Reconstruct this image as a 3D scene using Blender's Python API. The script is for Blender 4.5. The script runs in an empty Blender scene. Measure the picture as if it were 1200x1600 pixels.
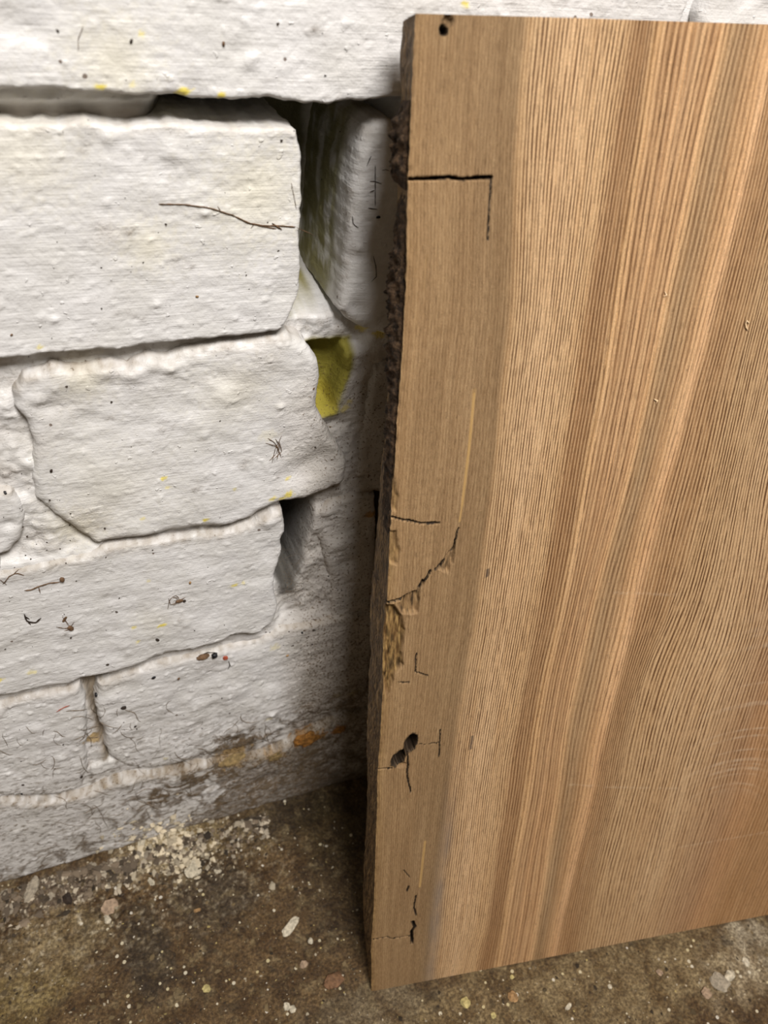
import bpy, math, random
import numpy as np
from mathutils import Matrix, Vector
from mathutils.bvhtree import BVHTree

# ------------------------------------------------------------------ camera
# world: x along the wall, y into the wall (its face is y = 0), z up, floor z = 0
FPX = 1200.0                       # focal length of the 1200 x 1600 frame
_d = np.array([-156., 1477., FPX]); _d /= np.linalg.norm(_d)
_h = np.array([3460., -610., FPX]); _h -= _d * (_h @ _d); _h /= np.linalg.norm(_h)
_y = np.cross(-_d, _h)
ROT = np.array([_h, _y, -_d])      # world = ROT @ (right, down, forward)
CAM = np.array([0., -236.64, 420.26])          # millimetres
scn = bpy.context.scene
COL = scn.collection
camd = bpy.data.cameras.new('camera'); camo = bpy.data.objects.new('camera', camd); COL.objects.link(camo)
r_, d_, f_ = ROT[:, 0], ROT[:, 1], ROT[:, 2]
camo.matrix_world = Matrix(((r_[0], -d_[0], -f_[0], CAM[0] * .001), (r_[1], -d_[1], -f_[1], CAM[1] * .001),
                            (r_[2], -d_[2], -f_[2], CAM[2] * .001), (0, 0, 0, 1)))
camd.sensor_fit = 'HORIZONTAL'; camd.sensor_width = 36; camd.lens = 36
camd.clip_start = .01; camd.clip_end = 50
camd.dof.use_dof = True; camd.dof.focus_distance = .290; camd.dof.aperture_fstop = 18
scn.camera = camo
# ------------------------------------------------------------------ light
w = bpy.data.worlds.new('world'); scn.world = w; w.use_nodes = True
w.node_tree.nodes['Background'].inputs[0].default_value = (1.0, .82, .60, 1)
w.node_tree.nodes['Background'].inputs[1].default_value = .12
def lamp(name, loc, target, size, power, col):
    l = bpy.data.lights.new(name, 'AREA'); l.shape = 'DISK'; l.size = size; l.energy = power; l.color = col
    o = bpy.data.objects.new(name, l); COL.objects.link(o); o.location = loc
    o.rotation_euler = (Vector(target) - Vector(loc)).to_track_quat('-Z', 'Y').to_euler()
    return o
lamp('ceiling_lamp', (.115, -.60, 1.09), (.05, 0, .2), .38, 16.7, (1.0, .955, .915))
scn.view_settings.view_transform = 'Standard'; scn.view_settings.look = 'None'
scn.view_settings.gamma = 1; scn.view_settings.use_curve_mapping = False
scn.view_settings.exposure = 0.0

# ------------------------------------------------------------------ helpers
rng = np.random.default_rng(7); random.seed(7)
_perm = np.random.default_rng(11).permutation(4096)
_grad = np.random.default_rng(12).normal(size=(4096, 3)); _grad /= np.linalg.norm(_grad, axis=1)[:, None]
def noise(x, y, z):
    x, y, z = np.broadcast_arrays(np.asarray(x, float), np.asarray(y, float), np.asarray(z, float))
    xi, yi, zi = np.floor(x).astype(int), np.floor(y).astype(int), np.floor(z).astype(int)
    fx, fy, fz = x - xi, y - yi, z - zi
    ux, uy, uz = [t * t * t * (t * (t * 6 - 15) + 10) for t in (fx, fy, fz)]
    def g(i, j, k):
        h = _perm[(_perm[(_perm[(xi + i) & 4095] + yi + j) & 4095] + zi + k) & 4095]
        v = _grad[h]
        return v[..., 0] * (fx - i) + v[..., 1] * (fy - j) + v[..., 2] * (fz - k)
    def L(a, b, t): return a + (b - a) * t
    return 1.6 * L(L(L(g(0, 0, 0), g(1, 0, 0), ux), L(g(0, 1, 0), g(1, 1, 0), ux), uy),
                   L(L(g(0, 0, 1), g(1, 0, 1), ux), L(g(0, 1, 1), g(1, 1, 1), ux), uy), uz)
def fbm(x, y, z, o=4, gain=.5):
    s = 0; a = 1; n = 0
    for i in range(o):
        s = s + a * noise(x * 2 ** i + 17 * i, y * 2 ** i, z * 2 ** i + 5 * i); n += a; a *= gain
    return s / n
def sstep(a, b, x):
    t = np.clip((x - a) / (b - a), 0, 1); return t * t * (3 - 2 * t)
def ray(u, v): return ROT @ np.array([u - 600., v - 800., FPX])
def on_wall(u, v, face=0.):        # photograph point -> (x, z) on the plane y = -face
    q = ray(u, v); p = CAM + q * ((-face - CAM[1]) / q[1]); return (p[0], p[2])
def on_floor(u, v):
    q = ray(u, v); p = CAM + q * (-CAM[2] / q[2]); return (p[0], p[1])
def seg_dist(px, pz, poly, closed=False):
    poly = np.asarray(poly, float)
    if closed: poly = np.vstack([poly, poly[:1]])
    best = np.full(px.shape, 1e9)
    for a, b in zip(poly[:-1], poly[1:]):
        ab = b - a; l = max(ab @ ab, 1e-9)
        t = np.clip(((px - a[0]) * ab[0] + (pz - a[1]) * ab[1]) / l, 0, 1)
        best = np.minimum(best, (px - a[0] - t * ab[0]) ** 2 + (pz - a[1] - t * ab[1]) ** 2)
    return np.sqrt(best)
def inside(px, pz, poly):
    poly = np.asarray(poly, float); r = np.zeros(px.shape, bool)
    for (x1, z1), (x2, z2) in zip(poly, np.roll(poly, -1, 0)):
        if z1 == z2: continue
        c = ((z1 > pz) != (z2 > pz)) & (px < (x2 - x1) * (pz - z1) / (z2 - z1) + x1)
        r ^= c
    return r
def sdf(px, pz, poly):             # negative inside
    d = seg_dist(px, pz, poly, True); return np.where(inside(px, pz, poly), -d, d)

def mesh_np(name, verts, quads, mat, parent=None, attrs=None, smooth=True, label=None, mats=None, midx=None):
    """verts in millimetres"""
    me = bpy.data.meshes.new(name)
    verts = np.asarray(verts, np.float32) * .001; quads = np.asarray(quads, np.int32)
    k = quads.shape[1]
    me.vertices.add(len(verts)); me.vertices.foreach_set('co', verts.ravel())
    me.loops.add(quads.size); me.loops.foreach_set('vertex_index', quads.ravel())
    me.polygons.add(len(quads)); me.polygons.foreach_set('loop_start', np.arange(0, quads.size, k, dtype=np.int32))
    me.polygons.foreach_set('loop_total', np.full(len(quads), k, np.int32))
    me.polygons.foreach_set('use_smooth', np.full(len(quads), smooth))
    me.update(calc_edges=True)
    for an, a in (attrs or {}).items():
        a = np.asarray(a, np.float32)
        if a.ndim == 1:
            at = me.attributes.new(an, 'FLOAT', 'POINT'); at.data.foreach_set('value', a)
        else:
            at = me.attributes.new(an, 'FLOAT_COLOR', 'POINT')
            at.data.foreach_set('color', np.hstack([a, np.ones((len(a), 1))]).astype(np.float32).ravel())
    me.materials.append(mat)
    o = bpy.data.objects.new(name, me); COL.objects.link(o)
    if parent is not None: o.parent = parent
    if label: o['label'] = label
    return o
def gridq(n, m, off=0, flip=False):
    i = np.arange(n - 1)[:, None] * m + np.arange(m - 1)[None] + off
    i = i.ravel(); q = np.stack([i, i + 1, i + m + 1, i + m], 1)
    return q[:, ::-1] if flip else q
def tag(o, label, cat, group=None):
    o['label'] = label; o['category'] = cat
    if group: o['group'] = group
    return o
def empty(name, loc):
    o = bpy.data.objects.new(name, None); COL.objects.link(o); o.location = [c * .001 for c in loc]; o.empty_display_size = .01
    return o

# ------------------------------------------------------------------ node materials
class NT:
    def __init__(s, name):
        s.m = bpy.data.materials.new(name); s.m.use_nodes = True; s.t = s.m.node_tree
        s.b = s.t.nodes['Principled BSDF']
    def n(s, ty, **kw):
        o = s.t.nodes.new(ty)
        for k, v in kw.items():
            if k.startswith('i_'):
                key = k[2:]; key = int(key) if key.isdigit() else key.replace('_', ' ')
                if hasattr(v, 'links') or isinstance(v, bpy.types.NodeSocket): s.t.links.new(v, o.inputs[key])
                else: o.inputs[key].default_value = v
            else: setattr(o, k, v)
        return o
    def math(s, op, a, b=0., c=None, clamp=False):
        o = s.n('ShaderNodeMath', operation=op, use_clamp=clamp, i_0=a, i_1=b)
        if c is not None:
            if isinstance(c, bpy.types.NodeSocket): s.t.links.new(c, o.inputs[2])
            else: o.inputs[2].default_value = c
        return o.outputs[0]
    def attr(s, name): return s.n('ShaderNodeAttribute', attribute_name=name)
    def noise(s, vec, scale, detail=4, rough=.55, dist=0.):
        return s.n('ShaderNodeTexNoise', i_Vector=vec, i_Scale=scale, i_Detail=float(detail), i_Roughness=rough, i_Distortion=dist).outputs[0]
    def mix(s, fac, a, b, mode='MIX'):
        o = s.t.nodes.new('ShaderNodeMix'); o.data_type = 'RGBA'; o.blend_type = mode
        for k, v in ((0, fac), (6, a), (7, b)):
            if isinstance(v, bpy.types.NodeSocket): s.t.links.new(v, o.inputs[k])
            else: o.inputs[k].default_value = v if k == 0 else (*v, 1)
        return o.outputs[2]
    def ss(s, v, a, b, lo=0., hi=1.):
        o = s.n('ShaderNodeMapRange', interpolation_type='SMOOTHSTEP', i_0=v, i_1=a, i_2=b, i_3=lo, i_4=hi)
        return o.outputs[0]
    def out(s, col=None, rough=None, normal=None, spec=None):
        for k, v in (('Base Color', col), ('Roughness', rough), ('Normal', normal), ('Specular IOR Level', spec)):
            if v is None: continue
            if isinstance(v, bpy.types.NodeSocket): s.t.links.new(v, s.b.inputs[k])
            else: s.b.inputs[k].default_value = (*v, 1) if isinstance(v, tuple) else v
        return s.m
    def bump(s, h, dist, strength=1., normal=None):
        o = s.n('ShaderNodeBump', i_Height=h, i_Distance=dist, i_Strength=strength)
        if normal is not None: s.t.links.new(normal, o.inputs['Normal'])
        return o.outputs[0]
def stretch(s, vec, sx, sy, sz):
    return s.n('ShaderNodeMapping', i_Vector=vec, i_Scale=(sx, sy, sz)).outputs[0]

def paint_material():
    s = NT('white_wall_paint'); g = s.n('ShaderNodeNewGeometry').outputs['Position']
    col = s.attr('tint').outputs['Color']; dirt = s.attr('dirt').outputs['Fac']
    n1 = s.noise(g, 160, 5, .6); n2 = s.noise(g, 900, 4, .65); n3 = s.noise(g, 55, 3)
    c = s.mix(s.ss(n3, .35, .7, 0, .22), col, (.62, .60, .50), 'MULTIPLY')
    # fine brown dust grains, thicker where the dust lies
    grain = s.ss(s.math('ADD', n2, s.math('MULTIPLY', dirt, .22)), .70, .80)
    c = s.mix(s.math('MULTIPLY', grain, s.ss(dirt, .0, .5, .25, .9)), c, (.12, .075, .035))
    v = s.n('ShaderNodeTexVoronoi', i_Vector=g, i_Scale=190.)
    vs = s.math('LESS_THAN', v.outputs['Distance'], s.math('MULTIPLY', s.ss(s.n('ShaderNodeSeparateColor', i_0=v.outputs['Color']).outputs[0], .93, 1., 0, 1), .13))
    c = s.mix(s.math('MULTIPLY', vs, .8), c, (.10, .055, .03))
    br = s.noise(stretch(s, g, 75, 200, 1250), 1, 3, .6)
    sm = s.noise(g, 420, 3, .5)
    pit = s.ss(s.noise(g, 330, 2, .5), .70, .76)
    h = s.math('ADD', s.math('MULTIPLY', br, .30), s.math('ADD', s.math('MULTIPLY', sm, .36), s.math('MULTIPLY', n1, .75)))
    h = s.math('ADD', h, s.math('MULTIPLY', pit, .30))
    h = s.math('ADD', h, s.math('MULTIPLY', n2, s.math('MULTIPLY_ADD', dirt, 1.1, .14)))
    return s.out(c, s.ss(dirt, 0., .6, .36, .85), s.bump(h, .00065, 1.0), .42)
M_PAINT = paint_material()

def concrete_material():
    s = NT('stained_concrete'); g = s.n('ShaderNodeNewGeometry').outputs['Position']
    col = s.attr('tint').outputs['Color']
    n1 = s.noise(g, 90, 6, .65); n2 = s.noise(g, 650, 5, .7); n3 = s.noise(g, 260, 4, .6, .4)
    c = s.mix(s.ss(n1, .35, .65, 0, .9), col, (.42, .34, .24), 'MULTIPLY')
    c = s.mix(s.ss(n2, .35, .75, 0, 1), s.mix(1., c, (.48, .44, .38), 'MULTIPLY'), s.mix(1., c, (1.75, 1.75, 1.65), 'MULTIPLY'))
    c = s.mix(s.ss(n3, .62, .78, 0, .30), c, (.40, .34, .22))
    v = s.n('ShaderNodeTexVoronoi', i_Vector=g, i_Scale=330.)
    cc = s.n('ShaderNodeSeparateColor', i_0=v.outputs['Color'])
    sp = s.math('LESS_THAN', v.outputs['Distance'], s.math('MULTIPLY', s.ss(cc.outputs[0], .80, 1.), .30))
    c = s.mix(s.math('MULTIPLY', sp, .85), c, s.mix(cc.outputs[1], (.55, .46, .24), (.66, .62, .54)))
    h = s.math('ADD', s.math('MULTIPLY', n1, .9), s.math('ADD', s.math('MULTIPLY', n2, .5), s.math('MULTIPLY', n3, .6)))
    return s.out(c, s.ss(n3, .3, .7, .55, .85), s.bump(h, .0016, .9), .35)
M_CONC = concrete_material()

def flat_material(name, col, rough=.8, var=.35, scale=600., bump=.0003, spec=.3, sss=0):
    s = NT(name); g = s.n('ShaderNodeTexCoord').outputs['Object']
    n = s.noise(g, scale, 4, .6)
    c = s.mix(s.ss(n, .3, .7), tuple(x * (1 - var) for x in col), tuple(min(1, x * (1 + var)) for x in col))
    return s.out(c, rough, s.bump(n, bump, .8), spec)

# ------------------------------------------------------------------ the painted wall
YEL = [(157, 133, 1.6, 1), (205, 130, 1.0, .4), (285, 141, 2.4, 1), (343, 146, 1.8, 1), (218, 50, 1.1, .7), (720, 4, 1.2, 1), (255, 745, 1.5, .9), (262, 760, 1.2, .5),
       (450, 770, 2.2, 1), (440, 778, 1.8, .8), (450, 748, 1.0, .9), (425, 778, 1.4, .8), (320, 810, 1.4, 1), (224, 808, 1.0, .6), (366, 913, 1.6, .9), (380, 910, 1.0, .6),
       (254, 974, 2.0, 1), (208, 978, 1.4, .7), (215, 1000, 1.0, .6), (264, 1024, 2.6, .7), (50, 1048, 2.0, .5), (0, 1060, 2.0, .8), (62, 538, 1.3, .7), (365, 762, 1.1, .5),
       (545, 650, 2.6, .75), (552, 640, 1.6, .7), (430, 1014, 3.0, .3), (528, 1090, 3.2, .35), (555, 1085, 4.0, .4), (600, 530, 2.6, .9), (575, 527, 2.0, .8), (590, 812, 1.6, .6),
       (258, 1188, 1.6, .35), (420, 1125, 2., .35), (232, 905, .9, .5), (418, 680, 4.0, .12), (400, 300, 14., .16), (30, 235, 12., .12), (230, 380, 7., .15), (130, 590, 7, .14),
       (360, 610, 12, .09), (170, 760, 20, .07), (120, 830, 8, .16), (180, 95, 10, .15), (240, 970, 8, .06)]
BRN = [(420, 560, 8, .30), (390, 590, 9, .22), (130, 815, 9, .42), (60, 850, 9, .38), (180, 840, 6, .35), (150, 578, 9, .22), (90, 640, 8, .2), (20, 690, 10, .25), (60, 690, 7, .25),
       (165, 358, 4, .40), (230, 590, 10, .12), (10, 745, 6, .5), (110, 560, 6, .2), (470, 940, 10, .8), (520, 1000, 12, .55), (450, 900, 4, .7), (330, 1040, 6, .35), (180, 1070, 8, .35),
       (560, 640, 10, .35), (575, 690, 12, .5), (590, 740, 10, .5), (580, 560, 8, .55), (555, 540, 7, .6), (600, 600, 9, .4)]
def wall_colour(x, y, z, extra=None):
    """albedo of the paint and its dirt at points of the wall (mm)"""
    n = len(x)
    base = np.array([.705, .702, .70]) * (1 + .05 * fbm(x / 30, z / 30, y / 30 + 3, 3))[:, None]
    dirt = np.zeros(n)
    dn = fbm(x / 5, z / 5, 3 + y / 5, 3)
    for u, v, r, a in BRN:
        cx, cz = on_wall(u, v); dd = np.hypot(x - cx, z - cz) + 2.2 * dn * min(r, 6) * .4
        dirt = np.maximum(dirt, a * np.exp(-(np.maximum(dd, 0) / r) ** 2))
    grow = 1 - sstep(20, 165, z)
    dirt = np.maximum(dirt, .30 * grow + .0)
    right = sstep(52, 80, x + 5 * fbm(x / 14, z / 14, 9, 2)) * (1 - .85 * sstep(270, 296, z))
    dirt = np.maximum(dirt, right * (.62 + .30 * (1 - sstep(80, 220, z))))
    # root-like damp stains above the floor
    w1 = fbm(x / 16, z / 16, 21, 3) * 9; w2 = fbm(x / 16, z / 16, 31, 3) * 9
    ridge = 1 - np.abs(fbm((x + w1) / 15, (z + w2) / 11, 41, 4)) * 5.5
    low = (1 - sstep(40, 92, z - .45 * (x - 10))) * (1 - sstep(75, 120, z))
    blob = np.zeros(n)
    for u, v, r in ((372, 1165, 15), (350, 1205, 22), (420, 1230, 24), (480, 1205, 22), (545, 1225, 24), (250, 1245, 13), (440, 1185, 12), (500, 1165, 10), (300, 1215, 14), (335, 1255, 12), (560, 1180, 12), (410, 1265, 20)):
        cx, cz = on_wall(u, v); blob = np.maximum(blob, np.exp(-(((x - cx) / r) ** 2 + ((z - cz) / (r * .6)) ** 2)))
    rt = np.clip(ridge, 0, 1) * np.clip(.95 * low + 1.5 * blob, 0, 1)
    patch = sstep(-.05, .42, fbm(x / 13, z / 9, 61, 4) + .78 * blob - .30)
    strong = np.clip(sstep(.15, .9, rt) * .8 + patch * (.55 + 1.1 * fbm(x / 2.2, z / 1.6, 63, 4)), 0, 1)
    fine = sstep(.03, .30, fbm(x / 3.2, z / 2.0, 71, 4)) * (1 - sstep(60, 130, z)) * .9
    edge = (1 - sstep(0, 5 + 6 * sstep(-40, 60, x), z + 3.0 * fbm(x / 6, z / 6, 81, 3)))
    dust_dim_n = .5 + fbm(x / 2.6, z / 2.6, 83, 3)
    dirt = np.maximum(dirt, .55 * np.clip(dust_dim_n, 0, 1) * sstep(.6, 4.0, y) * (z < 345) * (y < 12))  # dust in joints and rims, also toning down ledges lit from above
    strong = np.clip(np.maximum(strong, np.maximum(fine * .7, edge * .95)), 0, 1)
    for u, v, r, a in YEL:
        cx, cz = on_wall(u, v)
        m_ = np.nonzero(np.hypot(x - cx, z - cz) < r * 3.2)[0]
        if not len(m_): continue
        dd = np.full(n, 9.); dd[m_] = (np.hypot((x[m_] - cx), (z[m_] - cz) * (1.5 if r < 6 else 1)) / r) * (1 + .9 * fbm(x[m_] / 1.6, z[m_] / 1.6, u * .1, 2))
        k = a * (1 - sstep(.55, 1.05, dd) if r < 6 else np.exp(-dd ** 2))
        base = base * (1 - k[:, None]) + np.array([.80, .68, .15]) * k[:, None]
    COV = [on_wall(*p) for p in ((230, 1330), (300, 1275), (345, 1235), (325, 1200), (345, 1165), (375, 1150), (410, 1168), (440, 1172), (462, 1150), (490, 1140), (505, 1178), (540, 1205), (575, 1190), (620, 1180), (640, 1330))]
    m_ = np.nonzero((x > -40) & (x < 130) & (z < 105))[0]
    if len(m_):
        xs_, zs_ = x[m_], z[m_]; cv = 1 - sstep(-5, 4, sdf(xs_, zs_, COV) + 2 + 15 * fbm(xs_ / 6, zs_ / 4.5, 87, 4)); strong[m_] = np.maximum(strong[m_], cv * (.80 + .6 * fbm(xs_ / 3, zs_ / 2, 89, 3)))
    strong = np.clip(strong, 0, 1)
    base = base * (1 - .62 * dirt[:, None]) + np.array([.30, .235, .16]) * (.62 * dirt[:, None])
    br = np.array([.115, .078, .040]) * (1 + .8 * fbm(x / 4, z / 4, 5, 3))[:, None]
    k = .94 * strong[:, None]
    base = base * (1 - k) + br * k
    # bare sandy mortar showing through in places
    for u, v, r, a, c in ((365, 1185, 8, .9, (.36, .24, .10)), (430, 1180, 6, .8, (.34, .22, .10)), (146, 1165, 4.5, .85, (.40, .27, .10)), (480, 1152, 7, .9, (.34, .17, .04)),
                          (500, 1148, 4, .9, (.34, .17, .04)), (528, 1139, 4.5, .9, (.38, .15, .03)), (580, 812, 2.2, .8, (.42, .22, .05)), (590, 812, 2, .8, (.42, .22, .05))):
        cx, cz = on_wall(u, v)
        m_ = np.nonzero(np.hypot(x - cx, z - cz) < r * 3.)[0]
        if not len(m_): continue
        dd = np.full(n, 9.); dd[m_] = np.hypot(x[m_] - cx, (z[m_] - cz) * 1.3) / r * (1 + 1.0 * fbm(x[m_] / 3, z[m_] / 3, u * .1, 3)); k = (a * (1 - sstep(.7, 1.1, dd)))[:, None]
        base = base * (1 - k) + np.array(c) * (1 + .5 * fbm(x / 2, z / 2, 7, 3))[:, None] * k
    if extra is not None: base = extra(base, x, y, z)
    return np.clip(base, .01, 1), np.clip(np.maximum(dirt, strong), 0, 1)

wall = empty('wall_back', (0, 0, 0)); wall['kind'] = 'structure'
def resample(poly, n):
    poly = np.asarray(poly, float); s = np.r_[0, np.cumsum(np.linalg.norm(np.diff(poly, axis=0), axis=1))]; s /= s[-1]
    t = np.asarray(n) if np.ndim(n) else np.linspace(0, 1, n)
    return np.stack([np.interp(t, s, poly[:, k]) for k in (0, 1)], -1)
BUMPS = []
def wpoly(pts, face):
    out = []
    for p in pts:
        out.append((p[1], p[2]) if p[0] == 'm' else on_wall(p[0], p[1], face))
    return out
def make_brick(top, right, bottom, left, face, back, r, seed, res=.7, rough=1., bumps=(), extra=None, name='brick', lump=0., dust=.55, dust_w=3.2):
    """a painted brick: top and bottom run left to right, left and right run downwards; the four corners come from top and bottom"""
    T = np.array(wpoly(top, face)); B = np.array(wpoly(bottom, face))
    Lf = np.array([tuple(T[0])] + wpoly(left, face) + [tuple(B[0])]); Rt = np.array([tuple(T[-1])] + wpoly(right, face) + [tuple(B[-1])])
    W_ = max(T[-1, 0] - T[0, 0], B[-1, 0] - B[0, 0]); H_ = T[:, 1].mean() - B[:, 1].mean()
    def ax(L):                      # finer rows near the rounded rims
        rim = np.linspace(0, min(3.2, L * .1), 8)[:-1] if res < 1.5 else np.linspace(0, 3, 4)[:-1]
        mid = np.arange(rim[-1] + res, L - rim[-1] - res * .5, res)
        return np.r_[rim, mid, (L - rim)[::-1]] / L
    s = ax(W_); t = ax(H_); n, m = len(t), len(s)
    S, Tt = np.meshgrid(s, t)
    Tp, Bp = resample(T, s), resample(B, s); Lp, Rp = resample(Lf, t), resample(Rt, t)
    P = ((1 - Tt)[..., None] * Tp[None] + Tt[..., None] * Bp[None] + (1 - S)[..., None] * Lp[:, None] + S[..., None] * Rp[:, None]
         - ((1 - S) * (1 - Tt))[..., None] * T[0] - (S * (1 - Tt))[..., None] * T[-1] - ((1 - S) * Tt)[..., None] * B[0] - (S * Tt)[..., None] * B[-1])
    x, z = P[..., 0], P[..., 1]
    outline = np.vstack([Tp, Rp[1:], Bp[::-1][1:], Lp[::-1][1:-1]])
    d = seg_dist(x, z, outline[::max(1, len(outline) // 260)], True); d[0] = 0; d[-1] = 0; d[:, 0] = 0; d[:, -1] = 0
    rr = r * (1 + .6 * fbm(x / 15, z / 15, seed, 2))
    q = np.clip(1 - d / rr, 0, 1)
    drop = rr * (1 - np.sqrt(np.clip(1 - q ** 2, 0, 1)))
    y = -face + drop
    # side rows going back into the wall
    nb = max(3, int((back + face) / (1.2 if res < 1.5 else 6)))
    ring_i = np.r_[[0] * m, np.arange(1, n), [n - 1] * (m - 1), np.arange(n - 2, 0, -1)]
    ring_j = np.r_[np.arange(m), [m - 1] * (n - 1), np.arange(m - 2, -1, -1), [0] * (n - 2)]
    # relief of the face
    wav = lump * fbm(x / 22, z / 22, seed + 2, 2) + .42 * rough * fbm(x / 12, z / 8, seed + 4, 2) + .15 * rough * fbm(x / 9, z / 1.9, seed + 6, 3) + .07 * rough * fbm(x / 1.8, z / 1.1, seed + 8, 2)
    k = sstep(.30, .55, fbm(x / 3.4, z / 2.8, seed + 12, 2)); wav = wav + .42 * rough * k
    k = sstep(.50, .7, noise(x / 1.7, z / 1.5, seed + 15)); wav = wav + .32 * rough * k
    k = sstep(.50, .66, noise(x / 2.1, z / 1.6, seed + 18)); wav = wav - .30 * rough * k
    for u, v, rad, hh in bumps:
        cx, cz = on_wall(u, v, face); wav = wav + hh * np.exp(-(((x - cx) / rad) ** 2 + ((z - cz) / (rad * .8)) ** 2))
    y = y - wav
    e = np.exp(-d / 2.5)            # wobbly rims
    x = x + e * (.9 * rough * fbm(P[..., 0] / 5, P[..., 1] / 5, seed + 30, 3)); z = z + e * (.9 * rough * fbm(P[..., 0] / 5, P[..., 1] / 5, seed + 40, 3))
    front = np.stack([x, y, z], -1).reshape(-1, 3)
    verts = [front]; ring = ring_i * m + ring_j; nr = len(ring)
    quads = [gridq(n, m)]
    base = front[ring]; cur = ring; off = n * m
    cen = np.array([x.mean(), z.mean()])
    nx = np.zeros((nr, 2)); prev, nxt = np.roll(base, 1, 0), np.roll(base, -1, 0); tg = nxt - prev
    nx[:, 0] = -tg[:, 2]; nx[:, 1] = tg[:, 0]
    nx /= np.linalg.norm(nx, axis=1)[:, None] + 1e-9
    flip = np.sign(np.sum(nx * (base[:, [0, 2]] - cen), 1).mean()); nx *= flip
    for k in range(1, nb + 1):
        f = k / nb; yy = base[:, 1] + f * (back - base[:, 1])
        w_ = .9 * rough * fbm(base[:, 0] / 6, base[:, 2] / 6 + 3, yy / 6 + seed, 3) * min(1, k / 3)
        v = np.stack([base[:, 0] + nx[:, 0] * w_, yy, base[:, 2] + nx[:, 1] * w_], 1)
        verts.append(v); ids = off + np.arange(nr); a, b = cur, np.roll(cur, -1); c, dd = np.roll(ids, -1), ids
        quads.append(np.stack([b, a, dd, c], 1)); cur = ids; off += nr
    vv = np.vstack(verts); vv[:, 2] = np.maximum(vv[:, 2], .2)
    qq = np.vstack(quads)[:, ::-1]
    # closing face at the back
    vv = np.vstack([vv, [[x.mean(), back, z.mean()]]]); c = len(vv) - 1
    a, b = cur, np.roll(cur, -1)
    fan = np.stack([a, np.full(nr, c), b, b], 1)
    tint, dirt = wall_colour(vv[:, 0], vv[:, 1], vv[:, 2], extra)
    zt = np.maximum(np.interp(vv[:, 0], Tp[:, 0], Tp[:, 1]) - vv[:, 2], 0)      # dust along the upper rim, also dimming it where the lamp over-lights
    k = (np.exp(-(zt / dust_w) ** 2) * dust * np.clip(.75 + 1.3 * fbm(vv[:, 0] / 3.5, vv[:, 2] / 2.5, seed, 3), 0, 1.4))[:, None]
    tint = tint * (1 - k) + np.array([.30, .245, .18]) * k; dirt = np.maximum(dirt, .8 * k[:, 0])
    me_q = qq
    o = mesh_np(name, vv, me_q, M_PAINT, wall, {'tint': tint, 'dirt': dirt})
    return o, vv, me_q
SURF = []
def add_brick(*a, **k):
    o, v, q = make_brick(*a, **k); SURF.append((v, q)); return o

# top course
add_brick([('m', -22, 428), ('m', 80, 428), ('m', 191, 427)], [('m', 193, 400)],
          [('m', -21, 363.5), (0, 141), (40, 142), (80, 139), (133, 145), (175, 147), (213, 151), (232, 145), (262, 147), (293, 153), (341, 157), (380, 154), (405, 156), (440, 157), (470, 161), (512, 164), (550, 157), (600, 155), (630, 153), ('m', 140, 365), ('m', 192, 364)],
          [('m', -23, 400)], 2.5, 60, 1.5, 3, bumps=[(390, 95, 2.2, .8), (375, 85, 3, -.5), (20, 40, 5, -.8), (65, 45, 5, -.5), (300, 140, 3, -.7)])
add_brick([('m', 202, 428), ('m', 417, 427)], [('m', 418, 400)], [('m', 201, 364), ('m', 417, 364)], [('m', 200, 398)], 1.5, 40, 4, 5, res=1.4, lump=3, rough=1.6)
# second course: the stretcher whose end shows, and the one beyond the open joint
add_brick([('m', -148, 353.5), ('m', -60, 354), (0, 192), (53, 195), (107, 193), (136, 189), (170, 195), (208, 199), (240, 193), (277, 194), (341, 200), (395, 202), (448, 200), (464, 205)],
          [(472, 240), (472, 300), (472, 341), (468, 360), (470, 420), (468, 455), (455, 492)],
          [('m', -148, 289), ('m', -60, 290), (0, 563), (53, 556), (107, 551), (187, 547), (224, 540), (288, 533), (341, 529), (395, 524), (438, 517)],
          [('m', -149, 320)], 2.0, 60, 1.5, 9, dust=.3, dust_w=2.2, bumps=[(268, 240, 3, .9), (262, 262, 4, -.6), (300, 275, 3, -.5), (320, 333, 1.2, 1.0), (170, 215, 2.5, .8), (85, 500, 1.4, .9), (245, 475, 1.2, .9),
          (60, 520, 5, -.5), (380, 495, 3, -.6), (400, 480, 3, .5), (440, 460, 4, -.7)])
def clean(base, x, y, z): return base
def olive(base, x, y, z):
    k = (sstep(11, 22, y) * sstep(-.25, .3, fbm(y / 7, z / 12, 4, 3) + .2))[:, None] * .85
    return base * (1 - k) + np.array([.20, .18, .045]) * k
add_brick([(574, 200), (588, 187), (606, 187), (622, 195), ('m', 122, 353), ('m', 190, 354)], [('m', 192, 320)],
          [(531, 488), (545, 505), (575, 521), (605, 529), ('m', 120, 291), ('m', 191, 290)], [(562, 240), (552, 300), (546, 370), (538, 440)], -1.5, 62, 4.5, 13, rough=.6,
          extra=olive, lump=1.4, bumps=[(555, 400, 4, -1.2), (590, 470, 7, 1.2), (560, 480, 4, -1.0), (560, 390, 3, .8)])
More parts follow.
